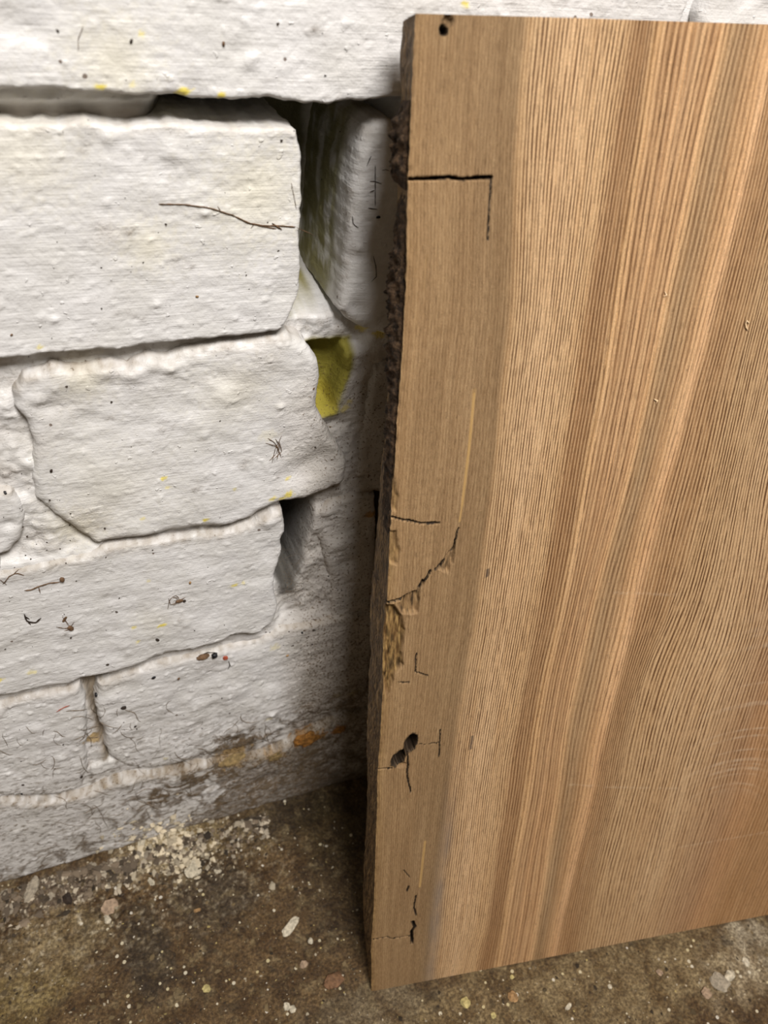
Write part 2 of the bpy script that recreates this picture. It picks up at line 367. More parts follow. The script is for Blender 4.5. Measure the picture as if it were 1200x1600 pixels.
# third course: header with a knocked-off left corner, and its neighbours
add_brick([(20, 612), (34, 590), (80, 574), (128, 576), (176, 566), (200, 572), (230, 556), (262, 560), (288, 548), (341, 540), (395, 532), (430, 524), (450, 522)],
          [(480, 539), (499, 565), (504, 592), (497, 635), (510, 667), (531, 699), (545, 725)],
          [(150, 851), (197, 846), (240, 838), (299, 829), (347, 825), (395, 812), (427, 791), (480, 782), (507, 773), (538, 757)],
          [(22, 640), (42, 660), (52, 690), (50, 740), (56, 784), (85, 807), (128, 839)], 1.0, 40, 4.0, 21, lump=.8, rough=1.0,
          bumps=[(205, 585, 4, 1.3), (240, 570, 3, 1.2), (265, 575, 2.6, 1.6), (160, 582, 3, 1.1), (330, 600, 3, .8), (355, 620, 5, .9), (300, 640, 4, -.8), (345, 590, 4, -.8), (438, 635, 1.6, 1.0), (470, 740, 8, -2.2),
                 (500, 720, 8, -2.5), (320, 680, 2, .7), (420, 560, 6, .6), (120, 690, 7, -.6), (75, 640, 4, -1.0), (60, 625, 3, .9), (90, 600, 5, .6), (110, 640, 6, -.5), (135, 660, 4, -.7)])
add_brick([(-60, 780), (-15, 768), (18, 768)], [(34, 790), (40, 815), (36, 845)], [(-70, 880), (-10, 872), (16, 862)], [(-66, 830)], .5, 40, 3.0, 23, lump=1.0, rough=1.2,
          bumps=[(15, 820, 2.5, -1.5)])
add_brick([('m', 99, 281), ('m', 140, 282), ('m', 190, 281)], [('m', 191, 250)], [('m', 96, 227), ('m', 130, 224), ('m', 190, 222)], [('m', 97, 250)], -5.0, 40, 4, 25, lump=2.0, rough=1.5)
# fourth course
add_brick([('m', -150, 211), ('m', -70, 210), (0, 896), (60, 886), (140, 868), (168, 856), (197, 853), (240, 847), (299, 839), (347, 834), (390, 822), (427, 799), (443, 801)],
          [(446, 831), (440, 844), (442, 865), (430, 897), (429, 924), (436, 950), (428, 975)],
          [('m', -150, 146), ('m', -70, 146), (0, 1089), (53, 1079), (107, 1071), (128, 1062), (176, 1052), (213, 1041), (256, 1025), (299, 1017), (347, 1005), (368, 993), (400, 992)],
          [('m', -151, 180)], .8, 40, 2.4, 31, lump=.8, bumps=[(420, 815, 4, 1.6), (418, 860, 5, -.8), (395, 905, 6, -.6), (40, 880, 9, .8), (290, 975, 2, .6)])
add_brick([(492, 800), (520, 782), (560, 772), (588, 776)], [(590, 830), (589, 900), (583, 950)], [(520, 1002), (560, 1006), (590, 1006)], [(500, 850), (512, 890), (516, 930), (514, 970)], -4.0, 40, 4.0, 37, lump=2.2, rough=1.5,
          bumps=[(512, 800, 3, 1.2), (525, 850, 5, 1.4), (560, 830, 5, -1.0), (540, 880, 4, -1.4)])
add_brick([('m', 112, 212), ('m', 200, 212)], [('m', 201, 180)], [('m', 112, 150), ('m', 200, 150)], [('m', 112, 180)], -4.0, 40, 4.0, 38, res=1.2, lump=2.0, rough=1.5)
# fifth course
add_brick([('m', -138, 137), ('m', -80, 138), (0, 1104), (53, 1088), (107, 1079), (126, 1070)], [(135, 1100), (138, 1130), (136, 1165), (139, 1205)],
          [('m', -138, 77), ('m', -90, 76), (0, 1243), (49, 1246), (82, 1244), (130, 1232)], [('m', -138, 100)], -.5, 40, 3.5, 41, lump=1.2, rough=1.5,
          bumps=[(20, 1110, 4, -1.0), (95, 1185, 3, 1.2), (60, 1140, 4, .8), (110, 1150, 4, .7)])
add_brick([(152, 1070), (180, 1060), (216, 1048), (262, 1034), (305, 1026), (350, 1013), (400, 1004), (440, 985), ('m', 82, 147), ('m', 110, 146)], [('m', 112, 120)],
          [(192, 1200), (232, 1206), (275, 1196), (330, 1180), (400, 1166), ('m', 75, 74), ('m', 110, 73)], [(150, 1100), (152, 1125), (162, 1147), (164, 1169), (174, 1188)], -1.2, 40, 4.0, 43, lump=1.5, rough=1.5,
          bumps=[(180, 1090, 4, .9), (425, 1115, 2.5, 1.2), (210, 1140, 5, .8), (190, 1120, 4, -.8), (370, 1140, 5, .6), (335, 1105, 4, -.6), (360, 1160, 5, -1.4), (400, 1165, 4, -1.5)])
add_brick([('m', 122, 146), ('m', 330, 146)], [('m', 330, 120)], [('m', 122, 73), ('m', 330, 73)], [('m', 122, 120)], -1.0, 40, 4.0, 47, res=1.5, lump=2.0, rough=1.5)
# the bottom course, half below the floor
add_brick([('m', -200, 68), ('m', -100, 70), (0, 1254), (50, 1256), (90, 1252), (140, 1240), (200, 1216), (240, 1214), (300, 1200), (350, 1192), (420, 1180), ('m', 90, 66), ('m', 150, 66)], [('m', 150, 30)],
          [('m', -200, .3), ('m', -60, .3), ('m', 60, .3), ('m', 150, .3)], [('m', -200, 30)], .7, 40, 3.6, 51, dust=.75, dust_w=4.5, lump=1.0, rough=1.1,
          bumps=[(70, 1260, 5, .8), (200, 1225, 5, 1.2), (280, 1215, 6, 1.4), (25, 1300, 3, .8), (340, 1200, 6, -2.0), (420, 1220, 8, -2.0), (330, 1235, 3, 1.3), (400, 1195, 3, 1.3), (150, 1235, 5, .8)])
# plain repeats of the bond beyond the frame
k = 0
for zz, xs in ((438, (-247, -32 + 0, 193)), (512, (-140, 85, 310)), (364, (-247, 427)), (289, (-373, 202)), (214, (-253, -143, 202)), (147, (-377, 211)), (76, (-364, 340)), (0, (-425, 160))):
    for x0 in xs:
        hh = 66 if zz > 0 else 67; ww = 215
        if zz == 0: ww = 216
        if zz == 364 and x0 == -247: ww = 216
        if zz == 214 and x0 == -143: ww = 100; hh = 68
        if zz == 214 and x0 == -253: ww = 100; hh = 68
        if zz == 76: hh = 62
        if (zz, x0) == (147, 211): ww = 215
        z0 = max(zz, .3); k += 1
        add_brick([('m', x0, z0 + hh), ('m', x0 + ww, z0 + hh)], [('m', x0 + ww, z0 + hh / 2)], [('m', x0, z0), ('m', x0 + ww, z0)], [('m', x0, z0 + hh / 2)], .5, 30, 3.0, 60 + k * 3, res=3.0, rough=1.2, lump=1.0)

# mortar: one bedding skin behind and between the bricks
def axis(lo, a, b, hi, fine, coarse): return np.r_[np.arange(lo, a, coarse), np.arange(a, b, fine), np.arange(b, hi + coarse, coarse)]
mx = axis(-440, -96, 122, 560, .8, 8); mz = axis(0, 2, 385, 590, .8, 8)
X, Z = np.meshgrid(mx, mz); x, z = X.ravel(), Z.ravel()
y = np.full(x.shape, 4.2) + 1.6 * fbm(x / 16, z / 10, 3, 3) + .5 * fbm(x / 3, z / 3, 7, 3)
def reg(pts, depth, soft, rough=1.0, wob=1.5):
    global y
    P = [((p[1], p[2]) if p[0] == 'm' else on_wall(p[0], p[1], -depth * .25)) for p in pts]
    s_ = sdf(x, z, P) + wob * fbm(x / 6, z / 6, depth + 3, 2); k = 1 - sstep(-soft, soft, s_)
    y = y * (1 - k) + (depth + rough * (1.2 * fbm(x / 12, z / 12, depth, 3) + .4 * fbm(x / 2.5, z / 2.5, depth, 2))) * k
def regm(pts, depth, soft, rough=1.0, wob=1.0):
    reg([('m', *p) for p in pts], depth, soft, rough, wob)
regm([(-200, 352), (-200, 368), (72, 369), (200, 368), (200, 352)], 7.5, 1.4)                       # raked bed joint under the top course
regm([(28, 350), (34, 372), (100, 372), (97, 350)], 50, 7, .4)                                   # the hole where it has fallen out
regm([(64, 300), (64, 372), (100, 372), (98, 330), (94, 298)], 55, 2.0, .6)                         # open upright joint
regm([(103, 352), (103, 368), (200, 368), (200, 352)], 9, 2.0)
regm([(60, 287), (60, 303), (96, 303), (96, 287)], 9, 3.5, 2.2)                                    # lump of mortar at its foot
regm([(78, 262), (74, 275), (70, 289), (87, 289.5), (88.5, 278), (85.5, 269), (84.5, 262)], 19, 1.0, .4, .5)                  # yellow lined pocket
regm([(88, 222), (90, 285), (200, 285), (200, 220)], 6.5, 4.0, 1.6)
regm([(64, 214), (78, 255), (92, 262), (108, 230), (108, 214)], 7.0, 3.5, 1.8)
regm([(62, 150), (56, 178), (70, 200), (110, 200), (112, 150)], 7.0, 5.0, 2.2, 2.)
regm([on_wall(*p, -6) for p in ((440, 775), (488, 775), (484, 815), (476, 850), (470, 880), (462, 905), (450, 915), (436, 905))], 40, 1.8, .3, .4)     # lower hole
regm([(106, 160), (101, 216), (111, 216), (112, 160)], 22, 1.2, .5, .5)                             # slit beside the board
regm([(-34, 205), (-36, 285), (-26, 285), (-22, 255), (-16, 222), (0, 208)], 2.2, 3.0, 2.2)         # blobby mortar at the left
regm([(-120, 205), (-120, 217), (-10, 217), (8, 208), (-10, 204)], 1.2, 3.0, 1.4)
regm([(-24, 78), (-26, 142), (-16, 142), (-10, 78)], 9.0, 1.6, .8)
regm([(-300, 70), (-300, 78), (200, 78), (200, 70)], 2.6, 2.0, 1.2)
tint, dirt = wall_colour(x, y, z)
def blendc(mask, c, a=1.):
    global tint
    k = (mask * a)[:, None]; tint = tint * (1 - k) + np.array(c) * k
nz = fbm(x / 5, z / 9, 9, 3)
blendc(1 - sstep(-2, 3, sdf(x, z, [(60, 303), (60, 372), (86, 372), (85, 330), (82, 306)]) + 2 * nz), (.10, .092, .03), .95)  # old olive paint, with the open joint's shade darkened in
blendc(1 - sstep(-2, 2, sdf(x, z, [(60, 300), (60, 312), (84, 314), (82, 303)]) + 2 * nz), (.22, .19, .03), .9)
blendc(1 - sstep(-1.2, 1.6, sdf(x, z, [(75, 260), (68, 275), (66, 291), (90.5, 291), (92, 279), (88, 268), (86, 260)]) + 1.5 * nz), (.27, .235, .012), .95)
blendc(1 - sstep(-1, 2, sdf(x, z, [(78, 261), (76, 268), (86, 268), (86, 261)]) + 1.5 * nz), (.44, .37, .05), .8)
blendc(1 - sstep(-8, 9, sdf(x, z, [(20, 350), (20, 372), (66, 372), (66, 350)]) ), (.10, .085, .06), .85)  # shade inside the fallen-out bed joint, painted dark
blendc(1 - sstep(-1, 2, sdf(x, z, [(104, 150), (100, 218), (112, 218), (113, 150)])), (.22, .15, .07), .8)
blendc(1 - sstep(-2, 3, sdf(x, z, [(-200, 352), (-200, 368), (24, 368), (24, 352)])), (.30, .25, .20), .75)  # shadow under the top course put into the bed joint colour
blendc(1 - sstep(-1, 3, sdf(x, z, [(-25, 80), (-26, 142), (-16, 142), (-12, 80)]) + 2 * nz), (.24, .175, .10), .8)  # brown shadow of the upright joint painted into the mortar
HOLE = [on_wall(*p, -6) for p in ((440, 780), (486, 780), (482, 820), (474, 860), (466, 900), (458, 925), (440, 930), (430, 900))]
blendc(1 - sstep(-1.5, 2.5, sdf(x, z, HOLE)), (.07, .065, .055), .92)  # inner shade of the lower hole coloured into the mortar
v = np.stack([x, y, z], 1); q = gridq(len(mz), len(mx))
mo = mesh_np('mortar', v, q, M_PAINT, wall, {'tint': np.clip(tint, .01, 1), 'dirt': dirt}); SURF.append((v, q))
mo['kind'] = 'structure'

# ------------------------------------------------------------------ the floor
fx = axis(-900, -150, 300, 1100, .8, 20); fy = axis(-1300, -255, 12, 30, .8, 20)
X, Y = np.meshgrid(fx, fy); x, y = X.ravel(), Y.ravel()
wallside = np.exp(np.minimum(y, 0) / 22)
z = .9 * fbm(x / 30, y / 30, 3, 3) + .5 * fbm(x / 6, y / 6, 5, 3) + .28 * fbm(x / 1.8, y / 1.8, 7, 2)
crumb = np.exp(-((y + 26 - .05 * x) / 26) ** 2) * (1 - sstep(25, 70, x))
z += crumb * (1.3 * sstep(-.1, .5, fbm(x / 5, y / 5, 9, 3)) + 1.1 * sstep(.0, .35, fbm(x / 2.2, y / 2.2, 19, 3)))
z += 2.0 * np.exp(np.minimum(y, 0) / 7) * (.6 + fbm(x / 7, y / 7, 6, 2))
z *= 1 - .9 * ((y < -70) & (x > 70))*0
tint = np.tile(np.array([.116, .074, .034]), (len(x), 1)) * (1 + .5 * fbm(x / 30, y / 30, 31, 4))[:, None]
def fpatch(u, v, rx, ry, c, a, n=.5):
    global tint
    cx, cy = on_floor(u, v)
    dd = np.hypot((x - cx) / rx, (y - cy) / ry) + n * fbm(x / 9, y / 9, u * .1, 4)
    k = (a * (1 - sstep(.55, 1.15, dd)))[:, None]; tint = tint * (1 - k) + np.array(c) * k
fpatch(60, 1500, 22, 26, (.27, .21, .12), .75); fpatch(120, 1460, 16, 14, (.30, .24, .14), .5); fpatch(20, 1570, 30, 16, (.20, .15, .055), .6)
fpatch(230, 1490, 14, 26, (.055, .040, .024), .85); fpatch(330, 1400, 26, 20, (.075, .055, .035), .8); fpatch(100, 1390, 26, 10, (.15, .12, .10), .7)
fpatch(260, 1320, 26, 16, (.46, .39, .26), .9, .8); fpatch(200, 1350, 14, 12, (.36, .31, .22), .7, .8); fpatch(310, 1310, 16, 12, (.40, .34, .20), .6, .8)
fpatch(400, 1300, 24, 16, (.17, .13, .07), .6); fpatch(460, 1270, 30, 14, (.045, .030, .014), .85); fpatch(520, 1290, 24, 30, (.07, .05, .02), .7)  # dark patches left of the board, here and below, paint its shadow
fpatch(520, 1400, 20, 30, (.07, .048, .022), .6); fpatch(1170, 1480, 30, 14, (.42, .38, .30), .7, .8); fpatch(1150, 1530, 24, 14, (.40, .34, .24), .5, .8)
fpatch(760, 1570, 60, 20, (.24, .185, .10), .5); fpatch(980, 1540, 70, 26, (.25, .195, .11), .7); fpatch(560, 1590, 40, 14, (.20, .165, .11), .6, .8)
k = (sstep(.08, .40, fbm(x / 8, y / 8, 91, 4)) * .45)[:, None]; tint = tint * (1 - k) + np.array([.26, .21, .125]) * k
k = (sstep(.05, .4, fbm(x / 3, y / 3, 95, 3)) * crumb * .75)[:, None]; tint = tint * (1 - k) + np.array([.50, .45, .36]) * k
k = (sstep(.10, .4, fbm(x / 4, y / 4, 99, 3)) * .6 * crumb)[:, None]; tint = tint * (1 - k) + np.array([.05, .035, .02]) * k
k = (sstep(.20, .45, fbm(x / 10, y / 10, 105, 4)) * .6)[:, None]; tint = tint * (1 - k) + np.array([.05, .036, .02]) * k
v = np.stack([x, y, z], 1); q = gridq(len(fy), len(fx))
fl = mesh_np('floor', v, q, M_CONC, None, {'tint': np.clip(tint, .008, 1)}); fl['kind'] = 'structure'; SURF.append((v, q))

# ------------------------------------------------------------------ the board
P0 = np.array([77.43, -111.77, 0.]); Pe = np.array([297.33, -148.05, 0.])
TL = np.array([88.52, -30.0, 396.82])
EU = (Pe - P0) / np.linalg.norm(Pe - P0)
_u = TL - P0; _u = _u - EU * (_u @ EU); EV = _u / np.linalg.norm(_u); EN = np.cross(EU, EV)     # EN points into the room
P0 = P0 + np.array([0, 0, .6])
def on_board(u, v):
    q = ray(u, v); p = CAM + q * ((EN @ (P0 - CAM)) / (EN @ q)) - P0; return (p @ EU, p @ EV)
def bpts(px): return np.array([on_board(*p) for p in px])
def line_uv(px):
    a = bpts(px); a = a[np.argsort(a[:, 1])]; return a
LEFT = line_uv([(650, 22), (648, 60), (646, 120), (642, 200), (639, 270), (638, 330), (637, 400), (632, 500), (628, 560), (622, 640), (619, 700), (616, 740), (612, 800), (610, 850), (607, 900),
                (604, 960), (601, 1000), (600, 1060), (597, 1100), (594, 1160), (590, 1210), (590, 1260), (588, 1300), (585, 1400), (583, 1440), (580, 1480), (581, 1520), (580, 1552)])
TOPE = bpts([(650, 21), (760, 24), (900, 28), (1050, 33), (1200, 38)])
GL = [LEFT,
      line_uv([(820, 28), (808, 150), (802, 300), (799, 480), (785, 590), (775, 700), (765, 780), (752, 880), (742, 965), (727, 1045), (715, 1130), (703, 1215), (690, 1330), (678, 1425), (668, 1522)]),
      line_uv([(988, 32), (958, 210), (950, 280), (927, 407), (904, 563), (877, 730), (852, 887), (833, 1000), (815, 1085), (798, 1168), (777, 1325), (762, 1450), (745, 1512)]),
      line_uv([(1033, 35), (1021, 125), (1006, 233), (998, 265), (987, 344), (969, 460), (950, 597), (925, 720), (904, 845), (883, 941), (875, 981), (858, 1043), (840, 1147), (831, 1225), (812, 1325), (793, 1425), (780, 1507)]),
      line_uv([(1140, 36), (1117, 125), (1096, 208), (1087, 265), (1067, 365), (1042, 473), (1033, 522), (1012, 617), (992, 713), (979, 762), (954, 845), (931, 928), (920, 981), (900, 1064), (883, 1147), (872, 1242), (860, 1310), (845, 1420), (830, 1500)]),
      line_uv([(1212, 40), (1196, 130), (1175, 233), (1162, 282), (1142, 365), (1121, 448), (1110, 488), (1092, 563), (1075, 613), (1046, 730), (1025, 803), (1008, 866), (992, 949), (983, 993), (958, 1085), (937, 1168), (925, 1242), (908, 1304), (893, 1370), (876, 1436), (865, 1494)]),
      line_uv([(1285, 40), (1206, 365), (1154, 563), (1121, 713), (1110, 762), (1092, 828), (1067, 920), (1046, 972), (1012, 1043), (987, 1139), (967, 1242), (950, 1304), (933, 1367), (912, 1485)]),
      line_uv([(1420, 40), (1290, 365), (1192, 762), (1176, 887), (1154, 1002), (1117, 1085), (1087, 1177), (1062, 1262), (1033, 1367), (1003, 1468)]),
      line_uv([(1560, 40), (1420, 500), (1300, 900), (1220, 1180), (1200, 1242), (1167, 1325), (1137, 1400), (1120, 1445)])]
GV = np.array([0., 30, 62, 73, 94, 111, 128, 160, 205])      # grain coordinate of each traced line
VG = np.arange(-80, 500, 2.)
def _smooth(l):
    y_ = np.interp(VG, l[:, 1], l[:, 0]); k_ = np.exp(-(np.arange(-20, 21) * 2. / 13.) ** 2); k_ /= k_.sum()
    return np.convolve(np.pad(y_, 20, mode='edge'), k_, 'valid')
GSM = [np.interp(VG, GL[0][:, 1], GL[0][:, 0])] + [_smooth(l) for l in GL[1:]]
def grain(u, v):
    cols = [np.interp(v, VG, l) for l in GSM]
    for i in range(1, len(cols)): cols[i] = np.maximum(cols[i], cols[i - 1] + 2)
    g = np.zeros(u.shape); C = np.stack(cols)
    for i in range(len(GL) - 1):
        k = (u >= C[i]) & (u < C[i + 1]); g = np.where(k, GV[i] + (u - C[i]) / (C[i + 1] - C[i]) * (GV[i + 1] - GV[i]), g)
    g = np.where(u >= C[-1], GV[-1] + (u - C[-1]), g)
    g = np.where(u < C[0], u - C[0], g)
    return g + .35 * noise(u / 9, v / 45, 5.) + .15 * noise(u / 3, v / 22, 8.)
# face grid, finer towards the weathered edge
BW = 290.
us = np.r_[np.linspace(0, 34, 130), np.arange(35, 200, 1.0), np.arange(201, BW + 1, 3.0)]
vs = np.arange(0, 410.01, .45); vs = np.r_[vs, 410.4]
nu, nv = len(us), len(vs)
lu = np.interp(vs, LEFT[:, 1], LEFT[:, 0]) + .35 * fbm(vs / 3, vs * 0, vs * 0 + 2, 3)
ztop = np.interp(us, TOPE[:, 0] - TOPE[0, 0], TOPE[:, 1])
U = lu[:, None] * (1 - us[None] / BW) + us[None]; V = (vs[:, None] / vs[-1]) * ztop[None]
u, v = U.ravel(), V.ravel(); sideu = np.broadcast_to(us[None], U.shape).ravel()
dep = .05 * fbm(u / 2, v / 12, 3, 3)
dark = np.zeros(u.shape); fresh = np.zeros(u.shape); streak = np.zeros(u.shape); ink = np.zeros(u.shape)
def crack(px, width, depth, jag=.5):
    global dep, dark
    P = bpts(px); uu = u + jag * fbm(u / 2.2, v / 2.2, 3, 3); vv_ = v + jag * fbm(u / 2.2, v / 2.2, 13, 3)
    s_ = np.full(u.shape, 9.); k = (np.abs(u - P[:, 0].mean()) < 30) & (np.abs(v - P[:, 1].mean()) < 60)
    s_[k] = seg_dist(uu[k], vv_[k], P)
    dd = 1 - sstep(width * .3, width * .85, s_); dep = dep + depth * dd; dark = np.maximum(dark, 1 - sstep(width * .8, width * 1.25, s_))
crack([(640, 280), (680, 279), (700, 277), (720, 280), (768, 277)], .46, 5, .25)
crack([(768, 277), (764, 330), (762, 375)], .30, .8, .3)
crack([(612, 809), (640, 814), (660, 818), (686, 817)], .38, 1.6, .4)
crack([(716, 826), (711, 845), (708, 862)], .4, 1.5)
crack([(604, 942), (622, 938), (632, 932), (645, 926)], .55, 2.0)
crack([(655, 920), (658, 915), (665, 905), (672, 892)], .5, 2.2)
crack([(680, 889), (690, 888), (694, 876)], .5, 2.0)
crack([(650, 1022), (649, 1050), (668, 1056)], .32, .9)
crack([(622, 1066), (640, 1066)], .25, .6, .6)
crack([(636, 1176), (638, 1195), (636, 1212), (642, 1238)], .38, 1.2)
crack([(655, 1163), (685, 1160)], .2, .4); crack([(688, 1140), (686, 1182)], .3, .7, .3)
crack([(650, 1400), (647, 1418), (650, 1430)], .42, 1.4); crack([(645, 1440), (648, 1448), (643, 1455), (644, 1474)], .8, 3.0)
crack([(584, 1468), (605, 1464), (612, 1467), (642, 1462)], .38, 1.3); crack([(592, 1202), (612, 1200)], .3, .8)
crack([(638, 1385), (636, 1392)], .5, .5); crack([(631, 1360), (640, 1370)], .3, .4)
def pit(u0, v0, ru, rv, depth, dk=1., soft=.35, ang=0.):
    global dep, dark
    cu, cv = on_board(u0, v0); a, b = u - cu, v - cv
    a, b = a * math.cos(ang) + b * math.sin(ang), -a * math.sin(ang) + b * math.cos(ang)
    s_ = np.hypot(a / ru, b / rv) + .25 * fbm(u / 1.5, v / 1.5, u0, 2)
    dd = 1 - sstep(1 - soft, 1 + soft * .2, s_); dep = dep + depth * dd; dark = np.maximum(dark, min(1, dk) * (1 - sstep(1.0 + soft * .2, 1.25 + soft * .3, s_)))  # inner shade of the holes is coloured in through dark
pit(642, 1161, 2.4, 4.6, 14, 1.6, .2, -.2); pit(622, 1186, 2.5, 3.9, 14, 1.6, .2, -.35); pit(632, 1174, 1.3, 3.0, 4, .85, .5, -.9)
pit(628, 1196, 2.4, 1.6, 1.2, .15, .6)
pit(700, 33, 1.5, 1.3, 1.2, .35); pit(693, 47, 1.1, 1.2, 3.5, 1., .3)
pit(637, 965, 1., 1., .2, .1)
def gouge(px, depth, soft, tone, dk=.3, ro=1.):
    global dep, dark, fresh
    P = bpts(px); s_ = sdf(u, v, P) + .5 * fbm(u / 1.6, v / 4, 6, 3); k = 1 - sstep(-soft, .25, s_)
    dep = dep + k * (depth + ro * .9 * fbm(u / 1.3, v / 7, 4, 3)); fresh = np.maximum(fresh, k * tone); dark = np.maximum(dark, k * dk * sstep(-.1, .3, fbm(u / 1.2, v / 6, 9, 3)))
gouge([(622, 945), (634, 930), (646, 924), (656, 922), (655, 945), (653, 958), (640, 960), (628, 958)], 1.8, .6, .25, .9)
gouge([(682, 886), (697, 868), (712, 850), (708, 880), (700, 895), (692, 892)], 1.3, .6, .1, .7)
gouge([(660, 905), (664, 912), (655, 925), (652, 918)], 1.0, .4, .1, .7)
gouge([(598, 945), (616, 945), (628, 962), (634, 985), (628, 1020), (632, 1040), (618, 1055), (612, 1075), (604, 1092), (596, 1060)], 2.2, 1.2, .9, .75, 1.6)
gouge([(606, 740), (618, 748), (624, 775), (621, 800), (610, 800)], 1.0, 1.0, .6, .2)
gouge([(604, 830), (620, 830), (626, 860), (622, 885), (606, 880)], 1.1, 1.0, .6, .3)
rag = np.exp(-np.maximum(sideu, 0) / .9); dep += rag * (.5 + .9 * fbm(u / 4, v / 6, 15, 3)); fresh = np.maximum(fresh, .55 * np.exp(-sideu / 1.6) * (v < 250))
def mark(px, wd, arr, a):
    P = bpts(px); s_ = np.full(u.shape, 9.); k = (np.abs(u - P[:, 0].mean()) < 30) & (np.abs(v - P[:, 1].mean()) < 90)
    s_[k] = seg_dist(u[k], v[k], P); return np.maximum(arr, a * (1 - sstep(wd * .4, wd, s_)))
streak = mark([(741, 615), (733, 700), (722, 790)], .62, streak, .75); streak = mark([(722, 790), (718, 815)], .45, streak, .7); streak = mark([(741, 610), (739, 625)], .9, streak, .3)
streak = mark([(664, 1315), (660, 1350), (656, 1385)], .75, streak, .7)
streak = mark([(662, 455), (666, 400)], .3, streak, .12)
for p in ([(762, 890), (761, 901)], [(769, 889), (767, 903)], [(738, 1150), (735, 1170)], [(842, 938), (841, 950)]): ink = mark(p, .42, ink, .9)
# broad stains: the blue-grey line beside the sapwood
gg = grain(u, v)
blue = np.exp(-((gg - 32) / 3.2) ** 2) * sstep(.45, .9, 1 - v / 410) * (.6 + .9 * fbm(u / 8, v / 30, 5, 3))
spots = sstep(.28, .5, fbm(gg / 4, v / 26, 77, 3)) * (gg > 28) * (gg < 62)
phase = np.interp(gg, [-5, 0, 30, 62, 70, 94, 111, 128, 160, 205, 300], np.cumsum([0, 5 / 1.25, 30 / 1.0, 32 / 1.22, 8 / 1.2, 24 / 2.0, 17 / 1.8, 17 / 1.35, 32 / 1.6, 45 / 1.75, 95 / 2.0]))
amp = np.interp(gg, [0, 26, 31, 34, 60, 66, 74, 94, 110, 113, 124, 130, 165, 200], [.30, .30, .6, 1.1, 1.1, .85, .8, .72, .6, .85, .95, 1.15, 1.1, .6])
amp = amp * np.interp(v, [0, 90, 200, 410], [.55, .70, .90, 1.0])
arc_c = on_board(1112, 1300); rho = np.hypot(u - arc_c[0], (v - arc_c[1])); angm = np.exp(-((u - arc_c[0] - 3) / 22) ** 2) * (v > arc_c[1])
arcm = sstep(.05, .40, noise(rho / 2.6, 3.3, 1.)) * (.45 + .8 * sstep(-.2, .3, noise(u / 7, v / 7, 9.))) * angm * sstep(24, 36, rho) * (1 - sstep(95, 150, rho)) * (gg > 112)
for p in ([(1062, 1324), (1130, 1312), (1200, 1300)], [(890, 1226), (960, 1230), (1062, 1232)], [(960, 926), (1062, 930)]):
    P = bpts(p); arcm = np.maximum(arcm, .8 * (1 - sstep(.25, .8, seg_dist(u, v, P))) * sstep(-.2, .15, fbm(u / 2, v / 2, 3, 2)))
front = P0 + EU * u[:, None] + EV * v[:, None] - EN * dep[:, None]
TH = 20.0
# silhouette of the back arris along the left side, relative to the front one (bevelled, wandering)
backoff = np.interp(vs, [0, 25, 60, 110, 170, 230, 280, 330, 395, 410], [1.2, .2, -.8, .2, -1.0, -.8, .8, 2.0, 1.6, 1.4]) + .8 * fbm(vs / 9, vs * 0 + 4, vs * 0, 3)
verts = [front]; quads = [gridq(nv, nu)]; off = nu * nv
A = {'g': gg, 'phase': phase, 'amp': amp, 'dark': dark, 'fresh': fresh, 'streak': streak, 'ink': ink, 'arc': arcm, 'blue': np.clip(blue, 0, 1), 'along': v, 'side': np.zeros(len(u))}
def add_strip(Pts, n, m, gv, alongv, side, flip):
    global off
    verts.append(Pts); quads.append(gridq(n, m, off, flip)); off += n * m; z0 = np.zeros(n * m)
    for kx, val in (('g', gv), ('phase', gv / 1.5), ('amp', z0 + .3), ('dark', z0), ('fresh', z0), ('streak', z0), ('ink', z0), ('arc', z0), ('blue', z0), ('along', alongv), ('side', z0 + side)):
        A[kx] = np.r_[A[kx], val]
# left side, from the front arris round to the back
ns = 30; w_ = np.linspace(0, 1, ns)
Fl = front.reshape(nv, nu, 3)[:, 0]
S = np.zeros((nv, ns, 3)); dd = w_ * TH
prof = np.sin(w_ * math.pi) ** .8
for j in range(ns):
    du = backoff * w_[j] + .9 * prof[j] * fbm(vs / 7, vs * 0 + w_[j] * 4, vs * 0 + 3, 3) + .5 * prof[j] * fbm(vs / 2.2, vs * 0 + w_[j] * 9, vs * 0 + 5, 2) * (j > 0)
    S[:, j] = Fl + EU * du[:, None] - EN * (w_[j] * (TH - 0))
sv = np.repeat(vs, ns); sg = np.tile(w_ * TH, nv)
add_strip(S.reshape(-1, 3), nv, ns, sg, sv, 1., True)
# top, right, bottom and back
F = front.reshape(nv, nu, 3)
def band(edge, side, flip, b0=None):
    n = len(edge); st = 6; W2 = np.linspace(0, 1, st)
    Pp = edge[:, None, :] * 1.0 + np.zeros((n, st, 3))
    for j in range(st): Pp[:, j] = edge - EN * (TH * W2[j]) + (EU * (b0 * W2[j]) if b0 is not None else 0) * (1 if b0 is not None else 1)
    add_strip(Pp.reshape(-1, 3), n, st, np.repeat(np.arange(n) * .8, st), np.tile(W2 * TH, n), side, flip)
bt = backoff[-1] * np.exp(-us / 6.); bb = backoff[0] * np.exp(-us / 6.)
def band2(edge, bo, side, flip):
    n = len(edge); st = 6; Pp = np.zeros((n, st, 3))
    for j in range(st):
        f = j / (st - 1); Pp[:, j] = edge + EU * (bo * f)[:, None] - EN * (TH * f)
    add_strip(Pp.reshape(-1, 3), n, st, np.repeat(us, st), np.tile(np.linspace(0, TH, st), n), side, flip)
band2(F[-1], bt, .5, False); band2(F[0], bb, .5, True)
band2r = F[:, -1]; n = nv; Pp = np.zeros((n, 6, 3))
